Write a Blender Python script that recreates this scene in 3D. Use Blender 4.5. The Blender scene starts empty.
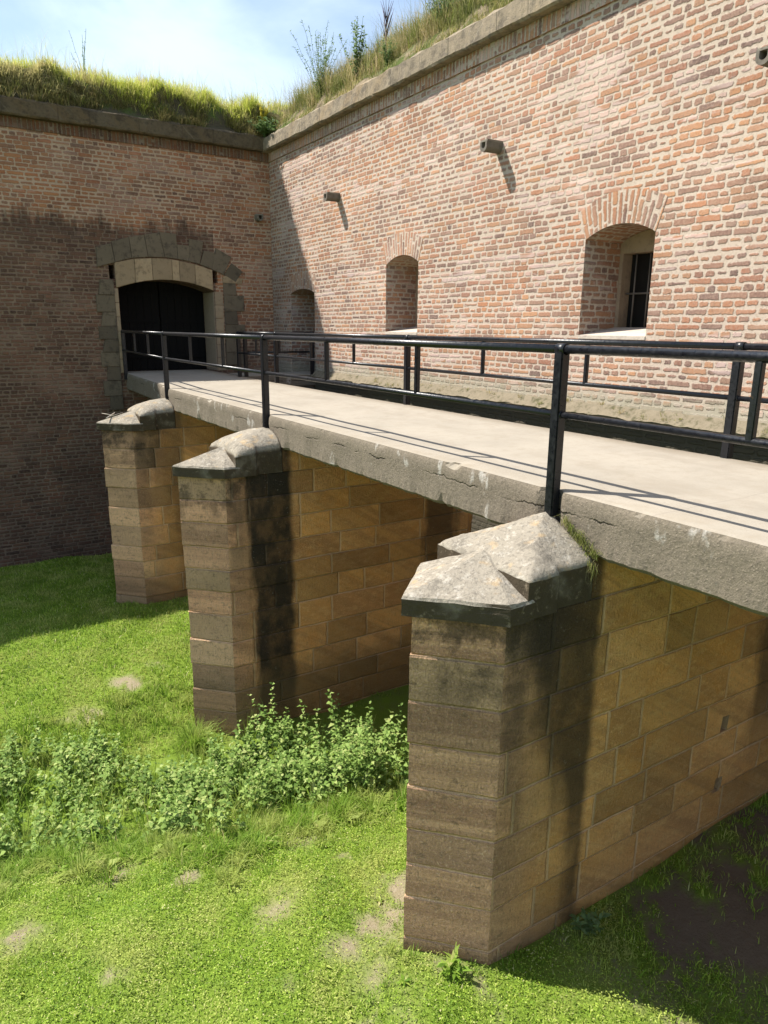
import bpy, bmesh, math, random
import numpy as np
from mathutils import Vector, Matrix, noise as mn

random.seed(7)
rng = np.random.default_rng(11)
scene = bpy.context.scene
COL = scene.collection
R = math.radians

# ------------------------------------------------------------------ measures (metres, eye of the photographer = origin)
XW, YW = 8.96, 20.55            # face of the long wall (x) and of the gate wall (y)
DZ, DB = -1.25, -1.70           # bridge deck top / underside
X1, X2 = 4.135, 6.76            # bridge deck edges
PIERS = (4.02, 9.83, 15.15)     # pier centre lines
HT = 0.498                      # half thickness of a pier
XN, XS = 2.77, 3.27             # nose tip, shoulder
XE, XEN = 7.62, 8.12            # far shoulder, far nose tip
CTOP, CBOT = 5.16, 4.79         # cornice

# ------------------------------------------------------------------ helpers
def link(o, parent=None):
    COL.objects.link(o)
    if parent is not None:
        o.parent = parent
        o.matrix_parent_inverse = Matrix.Translation(-world_loc(parent))
    return o

def world_loc(o):
    # own parents here are never rotated or scaled
    return Vector(o.get('_w', (0, 0, 0)))

def empty(name, loc=(0, 0, 0), parent=None):
    o = bpy.data.objects.new(name, None)
    o.location = loc
    o['_w'] = tuple(loc)
    o.empty_display_size = 0.2
    return link(o, parent)

def tag(o, label=None, cat=None, group=None, kind=None):
    if label: o['label'] = label
    if cat: o['category'] = cat
    if group: o['group'] = group
    if kind: o['kind'] = kind
    return o

def from_bm(name, bm, mat, parent=None, smooth=False):
    me = bpy.data.meshes.new(name)
    bm.normal_update()
    bm.to_mesh(me); bm.free()
    if mat: me.materials.append(mat)
    if smooth:
        me.polygons.foreach_set('use_smooth', [True] * len(me.polygons))
    o = bpy.data.objects.new(name, me)
    return link(o, parent)

def np_mesh(name, verts, faces_list, mat, parent=None, smooth=False):
    """verts (n,3); faces_list: list of (m,k) index arrays"""
    me = bpy.data.meshes.new(name)
    verts = np.asarray(verts, np.float32)
    me.vertices.add(len(verts)); me.vertices.foreach_set('co', verts.ravel())
    loops = np.concatenate([f.ravel() for f in faces_list]).astype(np.int32)
    tot = np.concatenate([np.full(len(f), f.shape[1], np.int32) for f in faces_list])
    start = np.concatenate([[0], np.cumsum(tot)[:-1]]).astype(np.int32)
    me.loops.add(len(loops)); me.loops.foreach_set('vertex_index', loops)
    me.polygons.add(len(tot)); me.polygons.foreach_set('loop_start', start); me.polygons.foreach_set('loop_total', tot)
    if smooth: me.polygons.foreach_set('use_smooth', np.ones(len(tot), bool))
    me.update(calc_edges=True); me.validate()
    if mat: me.materials.append(mat)
    return link(bpy.data.objects.new(name, me), parent)

def bm_box(bm, x0, x1, y0, y1, z0, z1):
    v = [bm.verts.new((x, y, z)) for x in (x0, x1) for y in (y0, y1) for z in (z0, z1)]
    for f in ((0, 1, 3, 2), (4, 6, 7, 5), (0, 4, 5, 1), (2, 3, 7, 6), (0, 2, 6, 4), (1, 5, 7, 3)):
        bm.faces.new([v[i] for i in f])
    return v

def bm_tube(bm, a, b, r, n=12, r2=None, caps=True):
    a, b = Vector(a), Vector(b); r2 = r if r2 is None else r2
    d = (b - a).normalized()
    s = d.orthogonal().normalized(); t = d.cross(s)
    ra, rb = [], []
    for i in range(n):
        w = 2 * math.pi * i / n
        o = s * math.cos(w) + t * math.sin(w)
        ra.append(bm.verts.new(a + o * r)); rb.append(bm.verts.new(b + o * r2))
    for i in range(n):
        j = (i + 1) % n
        f = bm.faces.new((ra[i], ra[j], rb[j], rb[i])); f.smooth = True
    if caps:
        bm.faces.new(ra[::-1]); bm.faces.new(rb)

def prism(bm, pts, plane, d0, d1):
    """pts: outline (a,b); plane 'x' -> (y,z) extruded along x ; 'y' -> (x,z) along y ; 'z' -> (x,y)"""
    def P(p, d):
        return {'x': (d, p[0], p[1]), 'y': (p[0], d, p[1]), 'z': (p[0], p[1], d)}[plane]
    a = [bm.verts.new(P(p, d0)) for p in pts]; b = [bm.verts.new(P(p, d1)) for p in pts]
    n = len(pts)
    bm.faces.new(a); bm.faces.new(b[::-1])
    for i in range(n):
        j = (i + 1) % n
        bm.faces.new((a[i], b[i], b[j], a[j]))
    bmesh.ops.recalc_face_normals(bm, faces=bm.faces[:])

def box_uv(o, ou=0.0, ov=0.0):
    me = o.data
    uv = me.uv_layers.get('UVMap') or me.uv_layers.new(name='UVMap')
    for p in me.polygons:
        n = p.normal
        for li in p.loop_indices:
            c = me.vertices[me.loops[li].vertex_index].co
            if abs(n.z) > .75: q = (c.x, c.y)
            elif abs(n.x) >= abs(n.y): q = (c.y, c.z)
            else: q = (c.x, c.z)
            uv.data[li].uv = (q[0] + ou, q[1] + ov)

def boolean(o, cutters):
    for c in cutters:
        m = o.modifiers.new('b', 'BOOLEAN'); m.object = c; m.operation = 'DIFFERENCE'; m.solver = 'EXACT'
    bpy.context.view_layer.update()
    dg = bpy.context.evaluated_depsgraph_get()
    me = bpy.data.meshes.new_from_object(o.evaluated_get(dg), depsgraph=dg)
    o.modifiers.clear()
    old = o.data; name = old.name; o.data = me
    bpy.data.meshes.remove(old); me.name = name
    for c in cutters:
        d = c.data; bpy.data.objects.remove(c); bpy.data.meshes.remove(d)

def fbm(x, y, z=0.0, s=1.0, o=3):
    return mn.fractal(Vector((x * s, y * s, z * s)), 1.0, 2.0, o)

# ------------------------------------------------------------------ node helper
class NT:
    def __init__(self, name):
        self.mat = bpy.data.materials.new(name); self.mat.use_nodes = True
        self.t = self.mat.node_tree; self.t.nodes.clear()
        self.out = self.t.nodes.new('ShaderNodeOutputMaterial')
    def _in(self, sock, v):
        if v is None: return
        if hasattr(v, 'is_output'): self.t.links.new(v, sock)
        elif isinstance(v, (tuple, list)) and len(v) == 3 and sock.type == 'RGBA': sock.default_value = (*v, 1)
        else: sock.default_value = v
    def node(self, typ, props=None, **ins):
        n = self.t.nodes.new(typ)
        for k, v in (props or {}).items(): setattr(n, k, v)
        for k, v in ins.items(): self._in(n.inputs[k.replace('_', ' ')], v)
        return n
    def m(self, op, a, b=None, c=None, clamp=False):
        n = self.t.nodes.new('ShaderNodeMath'); n.operation = op; n.use_clamp = clamp
        for i, v in enumerate((a, b, c)): self._in(n.inputs[i], v)
        return n.outputs[0]
    def add(s, a, b): return s.m('ADD', a, b)
    def sub(s, a, b): return s.m('SUBTRACT', a, b)
    def mul(s, a, b): return s.m('MULTIPLY', a, b)
    def mn(s, a, b): return s.m('MINIMUM', a, b)
    def mx(s, a, b): return s.m('MAXIMUM', a, b)
    def sm(s, x, a, b, lo=0.0, hi=1.0):
        n = s.t.nodes.new('ShaderNodeMapRange'); n.interpolation_type = 'SMOOTHSTEP'
        for i, v in enumerate((x, a, b, lo, hi)): s._in(n.inputs[i], v)
        return n.outputs[0]
    def mix(s, f, a, b, mode='MIX'):
        n = s.t.nodes.new('ShaderNodeMix'); n.data_type = 'RGBA'; n.blend_type = mode
        s._in(n.inputs[0], f); s._in(n.inputs[6], a); s._in(n.inputs[7], b)
        return n.outputs[2]
    def pos(s): return s.t.nodes.new('ShaderNodeNewGeometry').outputs['Position']
    def uv(s):
        n = s.t.nodes.new('ShaderNodeUVMap'); n.uv_map = 'UVMap'; return n.outputs[0]
    def sep(s, v):
        n = s.t.nodes.new('ShaderNodeSeparateXYZ'); s._in(n.inputs[0], v); return n.outputs
    def comb(s, x, y, z=0.0):
        n = s.t.nodes.new('ShaderNodeCombineXYZ')
        for i, v in enumerate((x, y, z)): s._in(n.inputs[i], v)
        return n.outputs[0]
    def scale(s, v, k):
        n = s.t.nodes.new('ShaderNodeVectorMath'); n.operation = 'MULTIPLY'
        s._in(n.inputs[0], v); n.inputs[1].default_value = k; return n.outputs[0]
    def noise(s, v, sc, det=3.0, rough=.55, dist=0.0, dims='3D'):
        n = s.t.nodes.new('ShaderNodeTexNoise'); n.noise_dimensions = dims
        s._in(n.inputs['Vector'], v); n.inputs['Scale'].default_value = sc
        n.inputs['Detail'].default_value = det; n.inputs['Roughness'].default_value = rough
        n.inputs['Distortion'].default_value = dist
        return n.outputs['Fac']
    def white(s, x, y):
        n = s.t.nodes.new('ShaderNodeTexWhiteNoise'); n.noise_dimensions = '2D'
        s._in(n.inputs['Vector'], s.comb(x, y)); return n.outputs['Value']
    def vor(s, v, sc, feat='F1', out='Distance', rnd=1.0):
        n = s.t.nodes.new('ShaderNodeTexVoronoi'); n.feature = feat
        s._in(n.inputs['Vector'], v); n.inputs['Scale'].default_value = sc; n.inputs['Randomness'].default_value = rnd
        return n.outputs[out]
    def ramp(s, f, stops, interp='LINEAR'):
        n = s.t.nodes.new('ShaderNodeValToRGB'); cr = n.color_ramp; cr.interpolation = interp
        while len(cr.elements) < len(stops): cr.elements.new(0.5)
        for e, (p, c) in zip(cr.elements, stops):
            e.position = p; e.color = (*c, 1) if len(c) == 3 else c
        s._in(n.inputs[0], f); return n.outputs[0]
    def attr(s, name):
        n = s.t.nodes.new('ShaderNodeAttribute'); n.attribute_name = name; return n.outputs['Fac']
    def bump(s, h, dist, strength=1.0):
        n = s.t.nodes.new('ShaderNodeBump'); s._in(n.inputs['Height'], h)
        n.inputs['Distance'].default_value = dist; n.inputs['Strength'].default_value = strength
        return n.outputs[0]
    def finish(s, color, rough=.9, normal=None, spec=.2, metallic=0.0):
        b = s.t.nodes.new('ShaderNodeBsdfPrincipled')
        s._in(b.inputs['Base Color'], color); s._in(b.inputs['Roughness'], rough)
        b.inputs['Specular IOR Level'].default_value = spec; b.inputs['Metallic'].default_value = metallic
        if normal is not None: s._in(b.inputs['Normal'], normal)
        s.t.links.new(b.outputs[0], s.out.inputs[0])
        return s.mat

def jitter_cells(n, x, row, amt):
    """1D cells with irregular boundaries: returns (cell id, distance to nearest boundary in cell units)"""
    i = n.m('FLOOR', x)
    def bnd(k):
        ik = n.add(i, float(k))
        return n.add(n.add(ik, .5), n.mul(n.sub(n.white(ik, row), .5), amt))
    b0, bm1, b1 = bnd(0), bnd(-1), bnd(1)
    idc = n.add(i, n.m('GREATER_THAN', x, b0))
    d = n.mn(n.m('ABSOLUTE', n.sub(x, b0)), n.mn(n.m('ABSOLUTE', n.sub(x, bm1)), n.m('ABSOLUTE', n.sub(x, b1))))
    return idc, d

# ------------------------------------------------------------------ masonry materials
def brick_material(name, h=.0985, ls=.36, lh=.17, soldier=False, stain_shade=None, joint=1.0, edge_noise=1.0, tone=1.0):
    n = NT(name)
    pos = n.pos(); uv = n.uv()
    ux, uy, _ = n.sep(uv)
    wob = n.noise(uv, .7, 2.0)
    wob2 = n.noise(uv, 8.0, 3.0, .6)
    wob3 = n.noise(uv, 24.0, 4.0, .7)
    u = n.add(ux, n.mul(n.sub(wob2, .5), .03))
    v = n.add(n.add(uy, n.mul(n.sub(wob, .5), .035)), n.mul(n.sub(wob2, .5), .024))
    if soldier:
        x = n.m('DIVIDE', u, ls); W = ls
        cid, du = jitter_cells(n, x, 1.0, .3)
        vv = n.add(n.m('DIVIDE', v, h), n.white(cid, 6.6)); row = n.m('FLOOR', vv); fv = n.sub(vv, row); odd = 0.0
    else:
        vv = n.m('DIVIDE', v, h)
        row = n.m('FLOOR', vv); fv = n.sub(vv, row)
        odd = n.m('FLOORED_MODULO', row, 2.0)
        half = n.m('FLOORED_MODULO', n.m('FLOOR', n.mul(row, .5)), 2.0)
        W = n.add(ls, n.mul(odd, lh - ls))
        x = n.add(n.m('DIVIDE', u, W), n.add(n.mul(half, .5), n.add(n.mul(odd, .25), n.mul(n.white(row, 3.3), .3))))
        cid, du = jitter_cells(n, x, row, .20)
    du = n.mul(du, W)
    r1 = n.white(cid, row); r2 = n.white(n.add(cid, 17.3), n.add(row, 5.1)); r3 = n.white(n.add(cid, 41.7), row)
    # every brick lies a little crooked and is worn to its own height
    fv2 = n.add(fv, n.mul(n.sub(r2, .5), .16))
    dv = n.mul(n.mn(fv2, n.sub(1.0, fv2)), h)
    worn = n.sm(n.noise(uv, 1.6, 3.0), .4, .66, -.004, .007)
    jw = n.add(n.add(.012 * joint, n.mul(r2, .012 * joint)), worn)
    jv = n.add(n.add(.0105 * joint, n.mul(n.mul(r3, r3), .017 * joint)), worn)
    RR = .022
    cu = n.mx(n.sub(RR, n.sub(du, jw)), 0.0); cv = n.mx(n.sub(RR, n.sub(dv, jv)), 0.0)
    d = n.sub(RR, n.m('SQRT', n.add(n.mul(cu, cu), n.mul(cv, cv))))
    d = n.add(d, n.add(n.mul(n.sub(wob3, .50), .056 * edge_noise), n.mul(n.sub(wob2, .5), .016)))
    mask = n.sm(d, -.006, .010)
    brick = n.ramp(r1, [(0, (.125, .080, .070)), (.14, (.215, .128, .100)), (.28, (.345, .150, .088)), (.44, (.40, .190, .105)),
                        (.58, (.25, .155, .122)), (.72, (.38, .205, .125)), (.86, (.44, .225, .11)), (1, (.20, .14, .12))])
    brick = n.mix(n.mul(n.white(n.add(cid, 91.0), row), .10), brick, (.50, .40, .33))
    fine = n.noise(pos, 26.0, 4.0, .65)
    brick = n.mix(n.sm(fine, .35, .75, 0, .6), brick, (.40, .28, .215))
    brick = n.mix(n.sm(n.noise(pos, 60.0, 3.0, .7), .50, .70, 0, .65), brick, (.12, .075, .058))
    brick = n.mix(n.sm(n.noise(pos, 42.0, 3.0, .7), .56, .72, 0, .5), brick, (.52, .36, .26))
    big = n.noise(pos, .55, 4.0, .6)
    lime = n.mul(n.sm(n.noise(n.scale(pos, (1, 1, 1.8)), .9, 5.0, .62), .50, .68), n.sm(r3, .2, .6))
    brick = n.mix(n.mul(lime, .55), brick, (.52, .385, .335))
    orange = n.sm(n.noise(n.add(n.scale(pos, (.7, .7, 1.5)), 3.7), .8, 3.0), .5, .68)
    brick = n.mix(n.mul(orange, .35), brick, (.46, .21, .09))
    zone = n.sm(n.add(n.noise(n.scale(pos, (.45, .45, 1.7)), 1.1, 4.0, .6), n.mul(n.sub(r3, .5), .10)), .575, .615)
    brick = n.mix(n.mul(zone, .62 if tone == 1.0 else .3), brick, n.mix(r2, (.60, .47, .43), (.54, .40, .35)))
    brick = n.mix(1.0, brick, n.mix(n.sm(big, .30, .70), (.80, .80, .82), (1.12, 1.08, 1.04)), 'MULTIPLY')
    mortar = n.mix(n.noise(pos, 6.0, 5.0, .7), (.54, .44, .355), (.41, .33, .26))
    mortar = n.mix(n.sm(big, .45, .7, 0, .5), mortar, (.56, .455, .365))
    mortar = n.mix(n.sm(n.noise(pos, 38.0, 4.0, .7), .50, .68, 0, .6), mortar, (.27, .20, .145))
    col = n.mix(mask, mortar, brick)
    if tone != 1.0: col = n.mix(1.0, col, tone, 'MULTIPLY')
    pz = n.sep(pos)[2]
    if stain_shade:
        col = stain_shade(n, col, pos)
    hgt = n.add(n.mul(mask, .8), n.add(n.mul(fine, .35), n.mul(n.mul(mask, r2), .5)))
    return n.finish(col, .92, n.bump(hgt, .014, .9), .15)

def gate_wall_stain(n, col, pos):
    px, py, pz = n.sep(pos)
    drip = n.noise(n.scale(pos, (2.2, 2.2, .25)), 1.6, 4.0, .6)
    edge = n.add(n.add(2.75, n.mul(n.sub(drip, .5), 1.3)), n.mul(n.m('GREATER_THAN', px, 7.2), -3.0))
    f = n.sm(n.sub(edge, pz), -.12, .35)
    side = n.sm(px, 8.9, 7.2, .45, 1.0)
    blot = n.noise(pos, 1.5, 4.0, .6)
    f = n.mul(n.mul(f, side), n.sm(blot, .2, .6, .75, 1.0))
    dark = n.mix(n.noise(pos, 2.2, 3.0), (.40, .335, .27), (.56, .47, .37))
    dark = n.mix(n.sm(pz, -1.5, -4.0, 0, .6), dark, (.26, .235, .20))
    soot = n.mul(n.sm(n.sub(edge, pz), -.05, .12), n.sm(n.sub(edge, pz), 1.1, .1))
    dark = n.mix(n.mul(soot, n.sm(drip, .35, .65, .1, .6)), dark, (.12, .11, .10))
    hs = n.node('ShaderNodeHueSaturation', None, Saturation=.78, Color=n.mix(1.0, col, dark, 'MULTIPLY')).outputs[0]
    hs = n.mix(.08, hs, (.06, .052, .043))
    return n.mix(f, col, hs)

def long_wall_moss_shade(n, col, pos):
    px, py, pz = n.sep(pos)
    nz = n.noise(n.scale(pos, (1, 1.0, 2.5)), 3.5, 5.0, .65)
    f = n.sm(n.add(pz, n.mul(n.sub(nz, .5), .7)), -.80, -1.12)
    moss = n.mix(n.noise(pos, 7.0, 4.0), (.24, .23, .15), (.40, .36, .29))
    col = n.mix(n.mul(f, .8), col, moss)
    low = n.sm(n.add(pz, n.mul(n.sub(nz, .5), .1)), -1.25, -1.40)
    col = n.mix(n.mul(low, .9), col, (.055, .048, .034))  # shadow below the ledge painted into the wall colour
    corner = n.mul(n.sm(py, 18.8, 20.3), n.sm(pz, 3.2, .5))  # darker towards the wall corner, low down
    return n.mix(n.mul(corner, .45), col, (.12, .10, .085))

MAT_BRICK_LONG = brick_material('brick_long_wall', stain_shade=long_wall_moss_shade)
MAT_BRICK_GATE = brick_material('brick_gate_wall', stain_shade=gate_wall_stain, joint=.85, edge_noise=.8, tone=(.88, .765, .665))
MAT_SOLDIER = brick_material('brick_soldier', h=.9, ls=.098, soldier=True, joint=.8)
MAT_SOLDIER_DARK = brick_material('brick_soldier_gate', h=.9, ls=.098, soldier=True, joint=.6, tone=(.40, .37, .33))
MAT_ARCH = brick_material('brick_arch', h=.34, ls=.098, soldier=True, joint=.95)
MAT_BRICK_REVEAL = MAT_BRICK_LONG

def stone_material(name, seed=0.0, black=1.0, left=(3.25, 3.90), soften=.40):
    n = NT(name)
    pos = n.pos(); uv = n.uv()
    ux, uy, _ = n.sep(uv)
    wob = n.noise(pos, 5.0, 3.0)
    u = n.add(ux, n.mul(n.sub(wob, .5), .012)); v = n.add(uy, n.mul(n.sub(wob, .5), .035))
    row = n.m('FLOOR', v); fv = n.sub(v, row)
    rr = n.white(n.add(row, seed), 9.1)
    W = n.add(.52, n.mul(rr, .4))
    x = n.add(n.m('DIVIDE', u, W), n.mul(n.white(n.add(row, seed), 2.7), 1.0))
    cid, du = jitter_cells(n, x, n.add(row, seed), .62)
    du = n.mul(du, W)
    nose = n.m('LESS_THAN', ux, XS)
    du = n.add(du, n.mul(nose, 1.0))
    cid = n.mul(cid, n.sub(1.0, nose))
    dv = n.mul(n.mn(fv, n.sub(1.0, fv)), .37)
    r1 = n.white(cid, n.add(row, seed)); r2 = n.white(n.add(cid, 8.8), n.add(row, seed + 3.0))
    d = n.mn(du, n.mul(dv, 1.15))
    d = n.add(d, n.mul(n.sub(n.noise(pos, 14.0, 5.0, .7), .5), .026))
    joint = n.sm(d, .009, .022)
    base = n.ramp(r1, [(0, (.34, .180, .062)), (.18, (.49, .255, .075)), (.36, (.42, .238, .098)), (.54, (.60, .335, .115)),
                       (.74, (.35, .180, .072)), (1, (.53, .305, .125))])
    cloud = n.noise(n.add(n.scale(pos, (1, 1, 1.6)), n.mul(r2, 9.0)), 2.6, 6.0, .68)
    grain = n.noise(n.scale(pos, (1, 1, 2.4)), 7.0, 6.0, .72)
    base = n.mix(n.sm(cloud, .40, .66, 0, .75), base, (.22, .115, .048))
    base = n.mix(n.sm(grain, .44, .70, 0, .55), base, (.50, .34, .165))
    iron = n.sm(n.noise(pos, 2.3, 4.0, .6), .52, .7)
    base = n.mix(n.mul(iron, .55), base, (.42, .20, .05))
    tool = n.noise(n.scale(pos, (30.0, 30.0, 9.0)), 1.6, 3.0, .7)
    base = n.mix(n.sm(tool, .50, .72, 0, .45), base, (.20, .115, .05))
    base = n.mix(n.sm(n.noise(pos, 70.0, 3.0, .7), .56, .70, 0, .6), base, (.62, .44, .25))
    base = n.mix(.12, base, (.42, .325, .215))
    # nose stones face the weather: greyer and banded
    band = n.noise(n.add(n.scale(pos, (.9, .9, 2.4)), n.mul(r1, 7.0)), 3.0, 7.0, .72)
    grey = n.mix(n.sm(band, .34, .62), (.64, .405, .265), (.32, .19, .135))
    grey = n.mix(n.mul(n.sm(r1, .25, .85), .65), grey, (.20, .135, .105))
    grey = n.mix(n.mul(n.sm(r2, .6, .95), .6), grey, (.60, .44, .285))
    spots = n.sm(n.noise(n.scale(pos, (1, 1, 2.2)), 9.0, 5.0, .72), .54, .66, 0, .6)
    grey = n.mix(spots, grey, (.085, .07, .058))
    grey = n.mix(n.sm(tool, .50, .70, 0, .5), grey, (.14, .098, .072))
    grey = n.mix(n.sm(n.noise(pos, 45.0, 4.0, .75), .56, .68, 0, .6), grey, (.55, .44, .32))
    base = n.mix(n.mul(n.sm(ux, XS + .75, XS - .05), .85), base, grey)
    mort = n.mix(n.noise(pos, 8.0), (.50, .37, .25), (.36, .25, .15))
    col = n.mix(joint, n.mix(n.add(.40, n.mul(n.sm(r2, .0, .5), .5)), base, mort), base)
    col = n.mix(1.0, col, n.mix(n.white(n.add(cid, 3.7), n.add(row, seed + 11.0)), (1.07, 1.0, .92), (1.80, 1.62, 1.48)), 'MULTIPLY')
    # run-off streaks under the edges of the deck and black crust under the caps
    pz = n.sep(pos)[2]
    st = n.noise(n.scale(pos, (2.0, 2.0, .5)), 2.4, 4.0, .6)
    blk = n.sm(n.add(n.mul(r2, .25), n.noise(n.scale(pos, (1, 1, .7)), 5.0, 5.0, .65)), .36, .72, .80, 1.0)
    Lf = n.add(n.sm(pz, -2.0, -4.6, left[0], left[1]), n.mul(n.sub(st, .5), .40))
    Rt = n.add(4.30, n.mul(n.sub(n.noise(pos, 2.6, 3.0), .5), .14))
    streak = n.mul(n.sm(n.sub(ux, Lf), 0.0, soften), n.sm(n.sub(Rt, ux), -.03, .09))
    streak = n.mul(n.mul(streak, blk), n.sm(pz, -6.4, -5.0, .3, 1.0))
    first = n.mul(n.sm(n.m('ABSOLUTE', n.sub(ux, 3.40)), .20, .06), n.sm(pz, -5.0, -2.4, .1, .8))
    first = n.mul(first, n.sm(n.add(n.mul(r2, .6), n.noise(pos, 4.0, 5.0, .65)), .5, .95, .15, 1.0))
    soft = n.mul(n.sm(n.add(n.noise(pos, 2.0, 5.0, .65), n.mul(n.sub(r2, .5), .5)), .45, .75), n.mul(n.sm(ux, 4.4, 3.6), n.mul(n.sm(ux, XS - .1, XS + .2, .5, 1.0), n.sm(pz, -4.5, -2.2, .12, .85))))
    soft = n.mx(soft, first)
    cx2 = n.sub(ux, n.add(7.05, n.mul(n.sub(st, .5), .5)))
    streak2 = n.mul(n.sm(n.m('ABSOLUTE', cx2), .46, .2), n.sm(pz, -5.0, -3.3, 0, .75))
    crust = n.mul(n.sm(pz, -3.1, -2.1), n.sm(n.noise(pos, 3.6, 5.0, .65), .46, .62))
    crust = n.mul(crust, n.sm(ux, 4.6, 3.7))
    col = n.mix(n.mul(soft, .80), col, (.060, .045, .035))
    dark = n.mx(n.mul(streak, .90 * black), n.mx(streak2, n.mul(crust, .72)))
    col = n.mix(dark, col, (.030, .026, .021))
    lich = n.sm(n.noise(pos, 22.0, 4.0, .7), .62, .70)
    col = n.mix(n.mul(n.mul(lich, dark), .45), col, (.28, .25, .215))
    darken = n.sm(n.add(pz, n.mul(wob, .5)), -4.6, -5.2, 0, .5)  # stone turns darker and browner towards the pier foot
    col = n.mix(darken, col, (.13, .10, .05))
    pit = n.sm(n.noise(pos, 55.0, 4.0, .7), .3, .6)
    hgt = n.add(n.mul(joint, .7), n.add(n.mul(pit, .3), n.add(n.mul(tool, -.5), n.add(n.mul(grain, .5), n.add(n.mul(cloud, .8), n.mul(r2, .35))))))
    return n.finish(col, .92, n.bump(hgt, .024, 1.0), .15)

MAT_PIER = [stone_material('pier_sandstone_a', 0.0, .93), stone_material('pier_sandstone_b', 23.0, 1.08, (3.48, 3.56), .16), stone_material('pier_sandstone_c', 57.0, .55)]

def cap_material():
    n = NT('weathered_cap_stone'); pos = n.pos()
    nrm = n.sep(n.t.nodes.new('ShaderNodeNewGeometry').outputs['Normal'])
    b = n.mix(n.noise(pos, 4.0, 5.0, .7), (.235, .205, .16), (.335, .295, .235))
    b = n.mix(n.sm(n.noise(pos, 11.0, 5.0, .7), .52, .64, 0, .6), b, (.45, .41, .345))
    b = n.mix(n.sm(n.noise(pos, 30.0, 5.0, .75), .48, .66, 0, .75), b, (.14, .122, .098))
    b = n.mix(n.mul(n.sm(n.noise(pos, 2.6, 4.0, .65), .48, .62), n.sm(n.noise(pos, 18.0, 5.0, .75), .40, .58)), b, (.17, .15, .12))
    b = n.mix(n.sm(n.vor(pos, 16.0), .20, .12, 0, .15), b, (.60, .57, .50))
    b = n.mix(n.sm(n.noise(pos, 6.0, 4.0), .56, .7, 0, .5), b, (.44, .30, .15))
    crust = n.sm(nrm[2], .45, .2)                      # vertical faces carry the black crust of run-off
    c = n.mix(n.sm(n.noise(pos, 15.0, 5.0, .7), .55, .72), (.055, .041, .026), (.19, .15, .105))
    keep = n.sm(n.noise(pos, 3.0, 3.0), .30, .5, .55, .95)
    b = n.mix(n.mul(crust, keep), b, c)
    h = n.add(n.noise(pos, 40.0, 5.0, .75), n.mul(n.noise(pos, 9.0, 3.0), 1.2))
    return n.finish(b, .95, n.bump(h, .014, .8), .1)
MAT_CAP = cap_material()

def concrete_material(name, top, side):
    n = NT(name); pos = n.pos()
    nz = n.sep(n.t.nodes.new('ShaderNodeNewGeometry').outputs['Normal'])[2]
    p = n.sep(pos)
    big = n.noise(pos, 1.1, 5.0, .65)
    t = n.mix(n.sm(big, .35, .7), top, tuple(c * .86 for c in top))
    t = n.mix(n.sm(n.noise(pos, 60.0, 3.0, .7), .5, .75, 0, .35), t, tuple(c * .6 for c in top))
    t = n.mix(n.sm(n.noise(pos, 7.0, 5.0, .7), .46, .70, 0, .42), t, (.25, .21, .16))
    t = n.mix(n.mul(n.sm(n.noise(n.scale(pos, (1.6, .5, 1)), 1.4, 5.0, .65), .50, .66), .35), t, (.23, .195, .15))
    t = n.mix(n.sm(n.noise(pos, 130.0, 2.0, .6), .56, .70, 0, .45), t, (.22, .19, .15))
    edge = n.sm(n.mn(n.sub(p[0], X1), n.sub(X2, p[0])), .40, .0)
    t = n.mix(n.mul(edge, n.sm(n.noise(pos, 3.0, 5.0, .7), .38, .66, .1, .6)), t, (.28, .235, .175))
    seam = n.sm(n.m('ABSOLUTE', n.sub(n.add(p[1], n.mul(n.sub(n.noise(pos, 3.0, 4.0), .5), .10)), 3.05)), .004, .012, .35, 0.0)
    t = n.mix(seam, t, (.22, .19, .16))
    s = n.mix(n.noise(pos, 2.6, 5.0, .7), side, tuple(c * .66 for c in side))
    pebble = n.vor(pos, 42.0)
    s = n.mix(n.sm(pebble, .18, .38, .5, 0), s, tuple(min(c * 1.25, .6) for c in side))
    s = n.mix(n.sm(n.noise(pos, 34.0, 4.0, .75), .50, .64, 0, .8), s, (.12, .10, .078))
    pale = n.mul(n.sm(n.noise(n.scale(pos, (1, 1, .55)), 3.4, 4.0, .6), .61, .68), n.sm(n.noise(pos, 16.0, 3.0), .35, .5))
    s = n.mix(n.mul(pale, .45), s, (.56, .53, .49))
    cw = n.add(n.sub(p[2], DZ - .15), n.add(n.mul(n.sub(n.noise(n.scale(pos, (1, 1, .4)), 3.0, 5.0, .7), .5), .16), n.mul(n.sub(n.noise(n.scale(pos, (1, .35, .0)), .8, 2.0), .5), .20)))
    crack = n.mul(n.sm(n.m('ABSOLUTE', cw), .002, .012, .9, 0.0), n.sm(n.noise(n.scale(pos, (1, 1, .1)), 1.3, 4.0), .50, .60))
    s = n.mix(crack, s, (.03, .026, .02))
    col = n.mix(n.sm(nz, .45, .8), s, t)
    hs = n.add(n.add(n.mul(n.noise(pos, 34.0, 5.0, .75), .8), n.mul(n.sm(pebble, .4, .1), .08)), n.mul(crack, -1.4))
    ht = n.mul(n.noise(pos, 60.0, 4.0, .7), .16)
    nf = n.sm(nz, .45, .8)
    h = n.add(n.mul(hs, n.sub(1.0, nf)), n.mul(ht, nf))
    return n.finish(col, .93, n.bump(h, .02, .75), .15)
MAT_DECK = concrete_material('bridge_concrete', (.335, .298, .243), (.215, .178, .135))

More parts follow.
